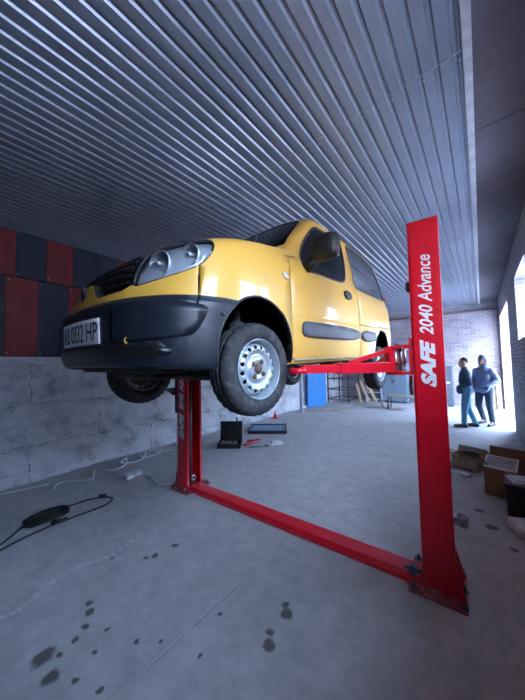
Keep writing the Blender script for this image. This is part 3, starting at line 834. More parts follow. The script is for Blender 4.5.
# ------------------------------------------------------------ two-post lift
lift=thing('car_lift','tall red two-post car lift with white lettering, carrying the yellow van','car lift',(-1.778,2.338,0),rad(4.1))
IN=1.362; W=.205; Dp=.25; HT=2.78
def lm(b,name,m,parent=None):
    return b.build(name,m,parent or lift)
def column(s):
    """C section open towards the van"""
    b=MB(); x0=s*IN; x1=s*(IN+W); y0,y1=-.125,.155; t=.012; lip=.045
    P=[(x0,y0+lip),(x0,y0),(x1,y0),(x1,y1),(x0,y1),(x0,y1-lip),(x0+s*t,y1-lip),(x0+s*t,y1-t),(x1-s*t,y1-t),(x1-s*t,y0+t),(x0+s*t,y0+t),(x0+s*t,y0+lip)]
    b.prism(P,.015,HT)
    vert=[e for e in b.bm.edges if abs(e.verts[0].co.z-e.verts[1].co.z)>1 and (abs(e.verts[0].co.x-x1)<.001 or abs(e.verts[0].co.x-x0)<.001) and min(abs(e.verts[0].co.y-y0),abs(e.verts[0].co.y-y1))<.001]
    bmesh.ops.bevel(b.bm,geom=vert,offset=.016,segments=4,affect='EDGES')
    col=lm(b,'column','red')
    lm(MB().box((min(x0,x1)-.004,y0-.004,HT),(max(x0,x1)+.004,y1+.004,HT+.012),bev=.003).cyl((s*(IN+.17),-.127,HT-.045),(s*(IN+.17),-.133,HT-.045),.012,12),'top_plate','red')
    # foot
    b=MB(); fx0,fx1=sorted((s*(IN-.09),s*(IN+W+.06))); b.box((fx0,-.19,0),(fx1,.23,.018),bev=.003)
    ft=lm(b,'foot_plate','redfoot')
    for bx,by in ((IN-.055,-.155),(IN+W+.04,-.155),(IN+W+.04,.195),(IN-.055,.195),(IN+W+.045,.01)):
        b=MB(); b.cyl((s*bx,by,.018),(s*bx,by,.024),.024,14).cyl((s*bx,by,.024),(s*bx,by,.040),.016,6).cyl((s*bx,by,.04),(s*bx,by,.06),.009,8)
        b.build('anchor_bolt','darksteel',lift).parent=ft
    for y in (-.118,.015,.148):
        b=MB(); b.prism([(s*(IN+W),.018),(s*(IN+W+.062),.018),(s*(IN+W+.055),.04),(s*(IN+W),.24)],y-.006,y+.006,'xz'); lm(b,'gusset','redfoot' if s<0 else 'red')
    b=MB(); b.prism([(s*(IN+.01),.018),(s*(IN+.24),.018),(s*(IN+.2),.05),(s*(IN+.03),.05)],-.145,-.125,'xz'); lm(b,'weld_strip','redfoot')
    # cylinder and chain in the channel
    lm(MB().cyl((s*(IN+.045),-.035,.05),(s*(IN+.045),-.035,1.45),.030,16),'hydraulic_cylinder','darksteel')
    lm(MB().cyl((s*(IN+.045),-.035,1.45),(s*(IN+.045),-.035,2.35),.014,12),'piston_rod','steel')
    lm(MB().box((s*(IN+.10)-.010,.03,.15),(s*(IN+.10)+.010,.045,2.5)),'lift_chain','darksteel')
    lm(MB().lathe([(.02,-.012),(.045,-.014),(.040,-.004),(.040,.004),(.045,.014),(.02,.012)],(s*(IN+.05),.03,.12),'x',20,close=True),'pulley','steel')
    return col
for s in (1,-1): column(s)
# base cross member between the feet
b=MB(); b.prism([(-.100,.0),(-.100,.035),(-.075,.062),(.075,.062),(.100,.035),(.100,.0)],-IN+.02,IN-.02,'yz')
lm(b,'base_beam','red')
lm(MB().box((IN-.10,-.10,.062),(IN-.045,-.01,.085),bev=.004).box((IN-.09,-.075,.085),(IN-.055,-.03,.11)).cyl((IN-.13,-.06,.085),(IN-.01,-.06,.085),.012,10),'cable_pulley_block','darksteel')
# carriages
def Rz(a): return Matrix.Rotation(a,3,'Z')
ZA=1.655
for s in (1,-1):
    b=MB(); b.box((s*(IN+.02)-.02,-.075,ZA-.09),(s*(IN+.02)+.02,.075,ZA+.42)); b.box((s*(IN-.04)-.03,-.115,ZA-.06),(s*(IN-.04)+.03,.115,ZA-.04)); b.box((s*(IN-.04)-.03,-.115,ZA+.15),(s*(IN-.04)+.03,.115,ZA+.175))
    b.box((s*(IN-.015)-.008,-.115,ZA-.06),(s*(IN-.015)+.008,.115,ZA+.23),bev=.002)
    b.box((s*(IN-.12)-.06,-.16,ZA+.15),(s*(IN-.12)+.06,-.05,ZA+.168)); b.box((s*(IN-.12)-.06,-.16,ZA-.06),(s*(IN-.12)+.06,-.05,ZA-.045))
    b.box((s*(IN-.12)-.06,.05,ZA+.15),(s*(IN-.12)+.06,.16,ZA+.168)); b.box((s*(IN-.12)-.06,.05,ZA-.06),(s*(IN-.12)+.06,.16,ZA-.045))
    lm(b,'carriage','red')
    # target pads in lift axes
    for yy,tx,ty in ((-.105,s*.72,-.80),(.105,s*.70,1.02)):
        pv=Vector((s*(IN-.12),yy,ZA)); tg=Vector((tx,ty,ZA)); d=(tg-pv); L=d.length; d.normalize(); ang=math.atan2(d.y,d.x)
        def tr(o): o.data.transform(Matrix.Translation(pv)@Matrix.Rotation(ang,4,'Z')); return o
        b=MB(); b.box((.05,-.045,-.04),(L*.62,.045,.04),bev=.004)
        b.box((-.005,-.05,-.04),(.055,.05,-.03)); b.box((-.005,-.05,.03),(.055,.05,.04))
        arm=tr(lm(b,'swing_arm','red'))
        o=tr(lm(MB().box((L*.35,-.034,-.030),(L-.01,.034,.030),bev=.003).lathe([(.001,-.03),(.062,-.03),(.062,.012),(.001,.012)],(L,0,0),'z',24),'extension_arm','red'))
        o.parent=arm
        o=tr(lm(MB().cyl((L,0,.012),(L,0,.024),.022,16).lathe([(.001,.022),(.05,.022),(.055,.034),(.04,.036),(.001,.036)],(L,0,0),'z',24),'lift_pad','black')); o.parent=arm
        o=tr(lm(MB().cyl((0,0,-.062),(0,0,.185),.018,16),'pivot_pin','steel')); o.parent=arm
        o=tr(lm(MB().prism([(.03,.04),(.03,.155),(.06,.155),(L*.50,.052),(L*.50,.04),(L*.44,.04),(.09,.115),(.075,.04)],-.022,-.008,'xz').prism([(.03,.04),(.03,.155),(.06,.155),(L*.50,.052),(L*.50,.04),(L*.44,.04),(.09,.115),(.075,.04)],.008,.022,'xz'),'brace','red')); o.parent=arm
        o=tr(lm(MB().cyl((.05,-.062,.0),(.05,-.062,.16),.012,10),'lock_rod','steel')); o.parent=arm
# safety latch box, hose ends, small motor can
lm(MB().box((IN-.022,-.09,2.255),(IN-.002,-.03,2.335),bev=.003).box((IN-.03,-.085,2.27),(IN-.02,-.075,2.33)).box((IN-.03,-.06,2.27),(IN-.02,-.05,2.33)),'latch_box','black')
lm(MB().cyl((IN+W+.055,-.06,.52),(IN+W+.055,-.06,.60),.032,18).cyl((IN+W+.055,-.06,.60),(IN+W+.055,-.06,.615),.024,18).box((IN+W,-.09,.53),(IN+W+.05,-.03,.58)),'release_solenoid','steel')
o=lm(MB().tube([(IN-.03,.0,1.58),(IN-.035,.0,1.50),(IN-.03,.01,1.43)],.012,8),'copper_pipe','copper'); o['label']='short copper pipe below the carriage'
# control box with handle on far column
x=-(IN+W)
lm(MB().box((x-.085,-.10,1.02),(x-.002,.06,1.55),bev=.008),'control_box','black')
lm(MB().box((x-.075,-.09,1.66),(x-.002,.0,1.80),bev=.006),'switch_box','black')
lm(MB().prism([(x-.08,1.27),(x-.26,1.34),(x-.24,1.36),(x-.08,1.38)],-.13,-.02,'xz'),'bracket','darksteel')
lm(MB().tube([(x-.03,-.09,1.02),(x-.04,-.10,.7),(x-.02,-.11,.4),(x-.06,-.12,.1),(x-.1,-.1,.02)],.007,6),'power_lead','cablewhite')
# lettering
def lettering(s,parts,z0,scale):
    z=z0
    for txt,h,w,gap,shr,bold in parts:
        me=text_mesh(txt,.1,shr,bold,.0008)
        xs=[v.co.x for v in me.vertices]; ys=[v.co.y for v in me.vertices]
        sx=w/(max(xs)-min(xs)); sy=h/(max(ys)-min(ys))
        me.transform(Matrix.Diagonal((sx,sy,1,1))@Matrix.Translation((-min(xs),-min(ys),0)))
        # rotate so text runs upwards on the face looking along -y
        Rm=Matrix(((0,-1,0,0),(0,0,-1,0),(1,0,0,0),(0,0,0,1)))
        xc=s*(IN+W/2)+h/2
        me.transform(Matrix.Translation((xc,-.1265,z))@Rm)
        lm_=link('lettering',me,'white',lift); lm_['label']='white letters '+txt
        z+=w+gap
lettering(1,[('SAFE',.098,.36,.03,.35,.006),('2040',.088,.235,.015,.32,.002),('Advance',.092,.37,0,.32,.0015)],1.505,1)
lettering(-1,[('SAFE',.098,.365,.03,.35,.008),('2040',.088,.235,.02,.32,.004),('Advance',.092,.385,0,.32,.004)],.68,1)
# ------------------------------------------------------------ floor clutter
def wire(pts,n=8):
    out=[]; P=[Vector(p) for p in pts]
    for i in range(len(P)-1):
        p0=P[max(i-1,0)];p1=P[i];p2=P[i+1];p3=P[min(i+2,len(P)-1)]
        for k in range(n):
            t=k/n; out.append(.5*((2*p1)+(-p0+p2)*t+(2*p0-5*p1+4*p2-p3)*t*t+(-p0+3*p1-3*p2+p3)*t**3))
    return out+[P[-1]]
# tangle of black cable at left
b=MB(); c=Vector((-4.0,.80,0)); pts=[]
for i in range(170):
    a=i*.55; r=.085+.05*math.sin(i*.37); pts.append((c.x+.16+(r*1.0)*math.cos(a)*.8+.05*math.sin(i*.21),c.y-.02+r*1.5*math.sin(a),.012+.04*abs(math.sin(i*.13))))
b.tube(pts,.009,6)
b.tube(wire([(-3.90,.62,.01),(-3.6,.35,.01),(-3.4,.0,.01),(-3.3,-.4,.01)]),.009,6)
b.tube(wire([(-3.95,.95,.01),(-3.92,1.25,.01),(-3.75,1.42,.01),(-3.62,1.30,.01),(-3.62,1.0,.01),(-3.6,.6,.01),(-3.45,.2,.01),(-3.3,-.2,.01)]),.009,6)
b.tube([(-3.66,.78,.02),(-3.63,.92,.02)],[.022,.018],8).tube([(-3.90,1.32,.02),(-3.84,1.38,.02)],.025,8)
tag(b.build('cable_coil','black'),'tangled black power cable with a plug lying on the concrete floor at far left','cable')
# white cable along the wall foot
b=MB(); pts=[(-5.15,.2,.01),(-5.0,.7,.01),(-4.9,1.0,.01)]
b.tube(wire(pts),.008,6)
tag(b.build('white_cable','cablewhite'),'short end of white cable running off beside the wall foot at far left','cable')
b=MB(); pts=[(-4.62,1.0,.01),(-4.85,1.13,.01),(-4.62,1.38,.01),(-4.62,1.48,.01),(-4.95,1.62,.01),(-4.72,1.80,.01),(-4.78,2.02,.01),(-4.98,2.12,.06),(-4.88,2.0,.02),(-4.80,2.3,.01),(-4.98,2.48,.07),(-5.10,2.42,.03),(-4.90,2.4,.01),(-4.85,2.66,.02),(-5.02,2.78,.08),(-5.1,2.62,.03),(-4.9,2.72,.02),(-4.75,3.0,.01),(-4.4,3.0,.01),(-4.1,2.6,.01)]
b.tube(wire(pts),.009,6)
tag(b.build('white_cable','cablewhite'),'curly white cable looping along the foot of the block wall','cable')
b=MB(); b.box((-4.30,1.78,.0),(-4.14,1.90,.05),bev=.01); b.box((-4.33,1.93,.0),(-4.17,2.03,.045),bev=.01); b.tube(wire([(-4.2,2.0,.02),(-4.0,2.05,.01),(-3.6,2.0,.01),(-3.45,2.2,.01)]),.006,6)
tag(b.build('socket_block','cablewhite'),'white extension socket lying between the wall and the far lift column','socket')
# plastic scrap near the wire
b=MB(); 
for i in range(5): b.box((-5.18+.03*i,3.12+.03*(i%3),.0),(-5.10+.03*i,3.20+.03*(i%2),.03+.02*(i%3)),rot=Matrix.Rotation(i*.7,4,'Z'))
tag(b.build('plastic_scrap','paper'),'crumpled white scrap at the wall foot beside the curly white cable','rubbish')
# tool case
tc=thing('tool_case','open black tool case standing on the floor past the far lift column','tool case',(-4.12,3.85,0),rad(38)); tc.scale=(1.18,1.18,1.1)
b=MB(); b.box((-.20,-.16,0),(.20,.16,.03),bev=.008)
for q in ((-.20,-.16,-.18,.16),(.18,-.16,.20,.16),(-.20,-.16,.20,-.14),(-.20,.14,.20,.16)): b.box((q[0],q[1],.02),(q[2],q[3],.085))
b.build('tray','black',tc)
MB().box((-.20,.15,.08),(.20,.20,.42),rot=Matrix.Rotation(rad(-8),4,'X'),bev=.012).build('lid','black',tc)
MB().tube([(.10,.17,.40),(.10,.17,.50)],.014,8).build('latch','darksteel',tc)
for i in range(6):
    o=MB().cyl((-.15+.055*i,-.10,.06),(-.15+.055*i,.02+.02*(i%3),.095),.016,10).build('socket_bit','steel'); tag(o,['first','second','third','fourth','fifth','sixth'][i]+' steel socket from the left in the open black case','tool','sockets in the case')
    o.matrix_world=Matrix.Translation((-4.12,3.85,0))@Matrix.Rotation(rad(38),4,'Z')
# spanner set tray
tt=thing('tool_tray','blue and black moulded tray of spanners and sockets on the floor beside the tool case','tool tray',(-4.30,5.35,0),rad(36))
MB().box((-.46,-.38,0),(.46,.38,.045),bev=.01).build("tray","toolblue",tt)
MB().box((-.47,-.39,0),(.47,-.365,.07)).box((-.47,.365,0),(.47,.39,.07)).box((-.47,-.39,0),(-.445,.39,.07)).box((.445,-.39,0),(.47,.39,.07)).build("rim","black",tt)
mt_=Matrix.Translation((-4.30,5.35,0))@Matrix.Rotation(rad(36),4,'Z')
for i in range(12):
    x=-.34+.06*i; b=MB(); L=.16+.012*(i%5); b.box((x-.008,-.16,.046),(x+.008,-.16+L*1.6,.054)); b.lathe([(.010,.046),(.020,.046),(.020,.056),(.010,.056)],(x,-.16,0),'z',12,close=True); b.lathe([(.008,.046),(.017,.046),(.017,.056),(.008,.056)],(x,-.16+L*1.6,0),'z',12,close=True)
    o=b.build('spanner','steel'); o.matrix_world=mt_; tag(o,'steel spanner laid in the blue tool tray','spanner','spanners in the tray')
# loose tools in front of the tray
lt=[((-3.80,4.18,0),70,'red'),((-3.58,4.16,0),60,'steel'),((-3.92,4.42,0),62,'red'),((-3.42,4.50,0),60,'paper')]
names=['red-handled screwdriver lying nearest the black tool case','steel ratchet lying beside the red tools on the floor','red-handled pliers lying nearest the blue tool tray','pale rag folded beside the loose tools on the floor']
for i,(p,a,m_) in enumerate(lt):
    b=MB()
    if i==0: b.tube([(-.13,0,.02),(-.02,0,.02)],[.018,.014],10).tube([(-.02,0,.02),(.14,0,.02)],.006,8)
    elif i==1: b.tube([(-.14,0,.02),(.10,0,.02)],[.014,.010],10).cyl((.12,0,0),(.12,0,.045),.028,14)
    elif i==2: b.tube([(-.12,.03,.015),(-.03,.015,.015),(.02,0,.02)],.012,8).tube([(-.12,-.03,.015),(-.03,-.015,.015),(.02,0,.02)],.012,8).tube([(.02,0,.02),(.09,0,.02)],[.016,.006],8)
    else: b.box((-.10,-.06,0),(.10,.06,.03),bev=.01).box((-.06,-.04,.03),(.08,.05,.055),bev=.01)
    o=b.build(['screwdriver','ratchet','pliers','rag'][i],m_,None,p,(0,0,rad(a))); o.scale=(1.5,1.5,1.3); tag(o,names[i],['screwdriver','ratchet','pliers','rag'][i])
# small red jack by the wall
b=MB(); b.prism([(-.07,0),(.07,0),(.05,.05),(.025,.16),(-.025,.16),(-.05,.05)],-.05,.05,'xz').cyl((0,0,.16),(0,0,.22),.015,10).box((-.14,-.06,0),(.12,.06,.02))
tag(b.build('jack_stand','red',None,(-5.02,6.6,0),(0,0,.5)),'small red jack stand on the floor near the left wall beyond the tool tray','jack stand')
# ------------------------------------------------------------ far end
b=MB(); b.box((-.02,0,0),(.02,1.05,1.28),bev=.004)
o=b.build('blue_sheet','blue',None,(-5.12,8.75,0),(0,rad(4),rad(0))); o.location=(-5.18,8.9,0.0); o.rotation_euler=(0,0,rad(-14)); tag(o,'bright blue board standing against the left wall behind the round grey post','board')
# rack of steel rods
rk=thing('steel_rack','open frame rack of thin steel bars by the left wall beyond the blue board','rack',(-4.75,11.3,0),0)
for x in (-.45,.45):
    for y in (-.6,.6): MB().box((x-.02,y-.02,0),(x+.02,y+.02,1.55)).build('upright','darksteel',rk)
for z in (.12,.55,1.0,1.5):
    b=MB()
    for x in (-.45,.45): b.box((x-.015,-.6,z-.015),(x+.015,.6,z+.015))
    for y in (-.6,.6): b.box((-.45,y-.015,z-.015),(.45,y+.015,z+.015))
    b.build('shelf_frame','darksteel',rk)
for i in range(3):
    y0=9.9+.0*i
    b=MB(); b.box((-.05,-.012,0),(.05,.012,.8+.15*i)); o=b.build('timber_plank','wood',None,(-3.75+.2*i-.2,11.2+.35*i,.01),(rad(0),rad(-12-7*i),rad(20)))
    tag(o,['shortest pale timber plank leaning by the steel rack','middle pale timber plank leaning by the steel rack','longest pale timber plank leaning by the steel rack'][i],'plank','planks at the far end')
# small step frame
b=MB()
for x in (-.3,.3):
    b.tube([(x,-.25,0),(x*.8,0,.95)],.016,8).tube([(x,.25,0),(x*.8,0,.95)],.016,8)
for z in (.25,.5,.75): b.box((-.29,-.25+z*.25-.03,z-.012),(.29,-.25+z*.25+.03,z+.012))
b.box((-.27,-.08,.94),(.27,.08,.96))
tag(b.build('step_ladder','wsteel',None,(-3.35,10.9,0),(0,0,.4)),'small grey folding step ladder at the back wall beside the timber planks','ladder')
# cabinets
cb=thing('metal_cabinet','tall blue-grey metal cabinet against the back wall, seen left of the red column','cabinet',(-2.85,12.15,0))
MB().box((-.50,-.25,.04),(.50,.25,1.62),bev=.006).build('carcass','cabinet',cb)
for s in (-1,1):
    d_=MB().box((min(0,s*.49)+.004,-.265,.08),(max(0,s*.49)-.004,-.25,1.58),bev=.003).build('door','cabinet',cb)
    o=MB().box((s*.05-.01,-.285,.8),(s*.05+.01,-.265,.95)).build('handle','steel',cb); o.parent=d_
cb=thing('steel_locker','narrow charcoal locker with a small label at the back wall beside the two people','locker',(-1.10,12.10,0))
MB().box((-.26,-.25,.03),(.26,.25,1.50),bev=.006).build('carcass','darkcabinet',cb)
d_=MB().box((-.245,-.265,.06),(.245,-.25,1.47),bev=.003).build('door','darkcabinet',cb)
MB().box((.04,-.27,.86),(.18,-.265,.92)).build('label_plate','white',cb)
MB().box((.20,-.285,.7),(.22,-.265,.8)).build('handle','steel',cb).parent=d_
# table behind the lift column
tb=thing('work_bench','low steel trestle bench below the carriage in front of the metal cabinet','bench',(-2.15,10.4,0))
MB().box((-.55,-.25,.44),(.55,.25,.48),bev=.004).build('top','plank',tb)
for x in (-.5,.5):
    for y in (-.2,.2): MB().box((x-.02,y-.02,0),(x+.02,y+.02,.44)).build('leg','darksteel',tb)
# planks on the floor
for i,(p,a) in enumerate((((-4.35,8.6,0),35),((-4.1,9.0,0),52))):
    o=MB().box((-.55,-.05,0),(.55,.05,.03+.02*i)).build('floor_plank','plank',None,p,(0,0,rad(a))); tag(o,['worn plank on the floor nearest the grey post','second worn plank on the floor, farther from the grey post'][i],'plank')
# leaning boards beside the doorway
for i in range(2):
    o=MB().box((-.06,-.015,0),(.06,.015,1.35-.25*i)).build('door_board','plank',None,(.30+.12*i,12.05-.12*i,.01),(rad(-7),0,rad(10*i))); tag(o,['taller board leaning in the corner beside the open doorway','shorter board leaning in the corner beside the open doorway'][i],'board')
# ------------------------------------------------------------ boxes and rubbish at right
bx=thing('cardboard_box','open brown cardboard box with a white framed grille lying on it','cardboard box',(.20,4.60,0),rad(-10))
w,d,h,t=.21,.20,.34,.006
b=MB()
for q in ((-w,-d,w,-d+t),(-w,d-t,w,d),(-w,-d,-w+t,d),(w-t,-d,w,d)): b.box((q[0],q[1],0),(q[2],q[3],h))
b.box((-w,-d,0),(w,d,.008)); b.build('carton','cardboard',bx)
for (p,q,r_) in (((-w,d,h),(w,d+.006,h+.18),Matrix.Rotation(rad(-12),4,'X')),((w,-d,h),(w+.006,d,h+.16),Matrix.Rotation(rad(25),4,'Y')),((-w-.006,-d,h),(-w,d,h+.13),Matrix.Rotation(rad(-40),4,'Y'))):
    MB().box(p,q,rot=r_).build('flap','cardboard',bx)
g=thing('framed_grille','white framed grey grille panel lying on the open cardboard box','grille panel',(.13,4.51,.39),rad(-10),rx=rad(24)); g.scale=(.78,.78,1)
b=MB(); 
for q in ((-.20,-.15,.20,-.13),(-.20,.13,.20,.15),(-.20,-.15,-.18,.15),(.18,-.15,.20,.15)): b.box((q[0],q[1],0),(q[2],q[3],.015))
b.build('frame','white',g)
b=MB(); b.box((-.18,-.13,.002),(.18,.13,.006))
for i in range(10): b.box((-.18,-.12+.025*i,.006),(.18,-.113+.025*i,.011))
b.build('louvres','wsteel',g)
b=MB(); b.box((-.18,-.18,0),(.18,.18,.34),bev=.01); b.box((-.195,-.195,.32),(.195,.195,.35),bev=.008)
tag(b.build('plastic_crate','black',None,(.335,4.12,0),(0,0,rad(-4))),'dark lidded crate in front of the cardboard box at the right wall','crate')
b=MB(); b.box((-.16,-.10,0),(.16,.10,.012)); b.box((-.13,-.08,.012),(.15,.09,.03),bev=.004)
tag(b.build('paper_bag','paper',None,(.33,4.12,.352),(0,0,rad(15))),'crumpled pale plastic bag on top of the dark crate','bag')
b=MB(); b.box((-.15,-.11,0),(.16,.12,.10),rot=Matrix.Rotation(.1,4,'X'),bev=.03); b.box((-.05,-.16,0),(.15,-.02,.06),bev=.02)
tag(b.build('foam_block','paper',None,(.30,3.66,.006),(0,0,rad(25))),'pale foam scrap on the floor in front of the dark crate','foam scrap')
# small carton and debris
b=MB()
for q in ((-.17,-.14,.17,-.134),(-.17,.134,.17,.14),(-.17,-.14,-.164,.14),(.164,-.14,.17,.14)): b.box((q[0],q[1],0),(q[2],q[3],.20))
b.box((-.17,-.14,0),(.17,.14,.01)); b.box((-.18,.13,.20),(.16,.14,.30),rot=Matrix.Rotation(rad(-35),4,'X')); b.box((-.30,-.13,.19),(-.17,.13,.20))
tag(b.build('small_carton','plank',None,(-.24,5.35,0),(0,0,rad(-20))),'small open pale carton on the floor behind the larger cardboard box','carton')
b=MB(); b.tube(wire([(-.1,0,.2),(.05,.05,.22),(.2,0,.18),(.32,-.05,.1)]),.014,8)
tag(b.build('black_hose','black',None,(-.2,5.3,.03),(0,0,-.4)),'short black hose draped over the small pale carton','hose')
for i,(x,y,s_) in enumerate(((-.62,5.25,.12),(-.48,4.95,.08),(-.26,4.95,.08),(-.12,5.9,.10),(-.52,5.50,.06))):
    b=MB(); V=[];F=[]; rr=random.Random(i)
    bmesh.ops.create_icosphere(b.bm,subdivisions=2,radius=s_)
    for v in b.bm.verts: v.co*=rr.uniform(.75,1.15); v.co.z=max(-.0,v.co.z*.45)
    o=b.build('rubbish_scrap','paper',None,(x,y,.002),(0,0,i)); tag(o,['largest pale crumpled scrap nearest the red column','pale crumpled scrap just in front of the largest one','pale scrap closest to the front of the cardboard box','pale scrap behind the small carton','smallest pale scrap between the largest scrap and the small carton'][i],'rubbish')
# ------------------------------------------------------------ people
def blob(name,caps,m,voxel,parent=None,smooth=3):
    """tapered capsules fused into one continuous skin"""
    b=MB()
    for (p,r0,q,r1) in caps:
        p=Vector(p);q=Vector(q); L=(q-p).length; k=max(1,int(L/(min(r0,r1)*.35)))
        for i in range(k+1):
            t=i/k; c=p.lerp(q,t); r=r0+(r1-r0)*t
            bmesh.ops.create_icosphere(b.bm,subdivisions=2,radius=r,matrix=Matrix.Translation(c))
    o=b.build(name,m,None)
    md=o.modifiers.new('r','REMESH'); md.mode='VOXEL'; md.voxel_size=voxel; md.use_smooth_shade=True
    md=o.modifiers.new('s','SMOOTH'); md.factor=.6; md.iterations=smooth
    bpy.context.view_layer.update(); applied(o)
    for p in o.data.polygons: p.use_smooth=True
    if parent is not None: o.parent=parent
    return o
def person(loc,rz,label,kind,H=1.78):
    """faces +x, left is +y"""
    P=thing('person',label,'person',loc,rz); k=H/1.78
    def S(c): return [(Vector(a)*k,r*k,Vector(b_)*k,q*k) for a,r,b_,q in c]
    hipz=.93
    if kind=='stride':
        legs={1:((0,.09,hipz),(.07,.10,.50),(.10,.11,.09)),-1:((0,-.09,hipz),(-.02,-.10,.50),(-.14,-.10,.10))}; lean=.02
    else:
        legs={1:((0,.10,hipz),(.04,.13,.50),(.02,.15,.09)),-1:((0,-.10,hipz),(.08,-.10,.50),(-.10,-.11,.10))}; lean=-.02
    sh={s:(lean,s*(.185 if kind=='stride' else .175),1.43 if kind=='stride' else 1.395) for s in (1,-1)}
    el={s:(lean-.06,s*.27,1.14) for s in (1,-1)}
    wr={s:(.15,s*.17,1.00) for s in (1,-1)}
    body=[]
    body+=[((0,0,.95),.13,(lean,0,1.15),.115),((lean,0,1.15),.115,(lean,0,1.36),.13),((lean,.0,1.42),.07,(lean+.01,0,1.54),.052)]
    body+=[((lean,-.12,1.40),.075,(lean,.12,1.40),.075),((0,-.07,.95),.105,(0,.07,.95),.105)]
    hd=(lean+.025,0,1.655)
    body+=[(hd,.088,(lean+.01,0,1.69),.092),((hd[0]+.02,0,1.60),.062,(hd[0]+.045,0,1.585),.045)]
    body+=[((hd[0]+.085,0,1.655),.012,(hd[0]+.102,0,1.635),.016)]
    for s in (1,-1):
        body+=[((hd[0]-.01,s*.088,1.635),.016,(hd[0]-.015,s*.092,1.665),.018)]
        body+=[((hd[0]+.078,s*.032,1.668),.014,(hd[0]+.078,s*.034,1.668),.014)]
    body+=[((hd[0]+.080,-.02,1.607),.011,(hd[0]+.080,.02,1.607),.011)]
    for s in (1,-1):
        h,kn,an=legs[s]
        body+=[(h,.085,kn,.058),(kn,.058,an,.040),(an,.038,(an[0]+.14,an[1]+s*.02,.035),.032)]
        body+=[(sh[s],.058,el[s],.042),(el[s],.042,wr[s],.030)]
        w=Vector(wr[s]); d=(Vector((.12,-s*.6,-.75))).normalized()
        body+=[(w,.030,w+d*.08,.034)]
        for f_ in range(4): 
            o_=Vector((0.028-.018*f_,0,0)); body.append((w+d*.08+o_,.010,w+d*(.15-.012*abs(f_-1.4))+o_+Vector((-.01,0,0)),.008))
        body.append((w+d*.03+Vector((.03,0,0)),.012,w+d*.09+Vector((.055,0,0)),.009))
    blob('body',S(body),'skin',.010*k,P,2)
    # trousers
    tr=[((0,-.07,.97),.125,(0,.07,.97),.125)]
    for s in (1,-1):
        h,kn,an=legs[s]; tr+=[(h,.108,kn,.078),(kn,.078,(an[0]-.01,an[1],.13),.066)]
    blob('trousers',S(tr),'jeans' if kind=='stride' else 'darkcloth',.014,P)
    for s in (1,-1):
        an=legs[s][2]; zf=.052
        blob('shoe',S([((an[0]-.05,an[1],zf),.050,(an[0]+.06,an[1]+s*.01,zf-.004),.046),((an[0]+.06,an[1]+s*.01,zf-.004),.046,(an[0]+.19,an[1]+s*.03,zf-.014),.036),((an[0]-.01,an[1],.12),.050,(an[0]-.02,an[1],.07),.05)]),'shoe',.010,P)
    g=1.0 if kind=='stride' else 1.10
    jk=[((0,-.05,.93),.135*g,(0,.05,.93),.135*g),((0,0,.95),.150*g,(lean,0,1.2),.145*g),((lean,-.04,1.2),.14*g,(lean,-.06,1.36),.125*g),((lean,.04,1.2),.14*g,(lean,.06,1.36),.125*g),((lean,-.13,1.40),.085,(lean,.13,1.40),.085),((lean,0,1.43),.085,(lean,0,1.50),.070)]
    for s in (1,-1):
        w_=Vector(wr[s]); jk+=[(sh[s],.078*g,el[s],.066*g),(el[s],.066*g,wr[s],.052*g),(w_,.052*g,w_+Vector((.0,-s*.05,-.10)),.058)]
    if kind!='stride': jk+=[((lean,-.07,1.38),.10,(lean,-.02,1.50),.085),((lean,.07,1.38),.10,(lean,.02,1.50),.085)]
    blob('jacket',S(jk),'navycloth' if kind=='stride' else 'puffer',.014,P)
    if kind=='stride':
        blob('hair',S([((hd[0]-.03,0,1.70),.088,(hd[0]-.02,0,1.715),.086)]),'hair',.010,P)
    else:
        hc=[((hd[0]-.06,0,1.58),.125,(hd[0]-.055,0,1.68),.130),((hd[0]-.055,0,1.69),.125,(hd[0]-.015,0,1.735),.098)]
        blob('hood',S(hc),'puffer',.012,P)
        blob('beard',S([((hd[0]+.03,-.03,1.575),.040,(hd[0]+.03,.03,1.575),.040)]),'hair',.010,P)
    return P
person((-.33,8.55,0),rad(187),'person in navy jacket and blue jeans walking left, hands at the front pockets','stride',1.76)
person((.02,9.12,0),rad(240),'person in hooded grey-blue puffer jacket and dark trousers beside the doorway','stand',1.80)
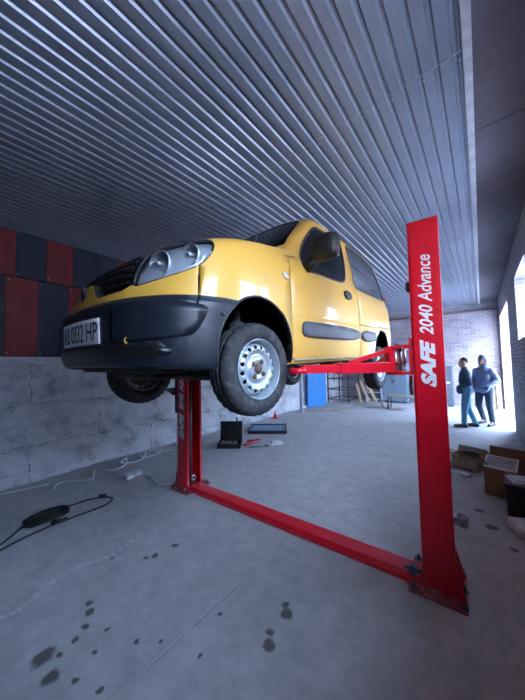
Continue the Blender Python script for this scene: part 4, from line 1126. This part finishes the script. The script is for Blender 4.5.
# ------------------------------------------------------------ light
w=bpy.data.worlds.new('World'); SC.world=w; w.use_nodes=True; t=w.node_tree; bg=t.nodes['Background']
sky=t.nodes.new('ShaderNodeTexSky'); sky.sky_type='NISHITA'; sky.sun_disc=False; sky.sun_elevation=rad(38); sky.sun_rotation=rad(200); sky.air_density=1.0; sky.dust_density=3.0
mx=t.nodes.new('ShaderNodeMix'); mx.data_type='RGBA'; mx.inputs[0].default_value=.75; t.links.new(sky.outputs[0],mx.inputs[6]); mx.inputs[7].default_value=(.52,.70,1.0,1)
t.links.new(mx.outputs[2],bg.inputs[0]); bg.inputs[1].default_value=20.0
def portal(y0,y1,z0,z1):
    l=bpy.data.lights.new('portal','AREA'); l.shape='RECTANGLE'; l.size=z1-z0; l.size_y=y1-y0; l.cycles.is_portal=True
    o=bpy.data.objects.new('window_portal',l); COL.objects.link(o); o.location=(XR+T+.01,(y0+y1)/2,(z0+z1)/2); o.rotation_euler=(0,rad(90),0)
for y0,y1 in WIN: portal(y0,y1,WZ0,WZ1)
portal(DY0,DY1,0,DZ)
# ------------------------------------------------------------ camera
cd=bpy.data.cameras.new('Camera'); cam=bpy.data.objects.new('Camera',cd); COL.objects.link(cam); SC.camera=cam
cd.sensor_fit='VERTICAL'; cd.sensor_height=36; cd.lens=36*263/700; cd.clip_start=.02; cd.clip_end=200
yaw,pit,rol=rad(39.7),rad(3.),rad(1.)
f=Vector((-math.sin(yaw)*math.cos(pit),math.cos(yaw)*math.cos(pit),math.sin(pit))); r=Vector((math.cos(yaw),math.sin(yaw),0)); u=r.cross(f)
r2=math.cos(rol)*r-math.sin(rol)*u; u2=math.sin(rol)*r+math.cos(rol)*u
cam.matrix_world=Matrix(((r2.x,u2.x,-f.x,0),(r2.y,u2.y,-f.y,0),(r2.z,u2.z,-f.z,1.7),(0,0,0,1)))
vs=SC.view_settings; SC.display_settings.display_device='sRGB'; vs.view_transform='Standard'; vs.look='None'; vs.exposure=0.27; vs.gamma=1
try: vs.use_curve_mapping=False
except Exception: pass
cy=SC.cycles; cy.max_bounces=10; cy.diffuse_bounces=6; cy.glossy_bounces=4; cy.transparent_max_bounces=12; cy.use_denoising=True; cy.sample_clamp_indirect=6; cy.caustics_reflective=False; cy.caustics_refractive=False
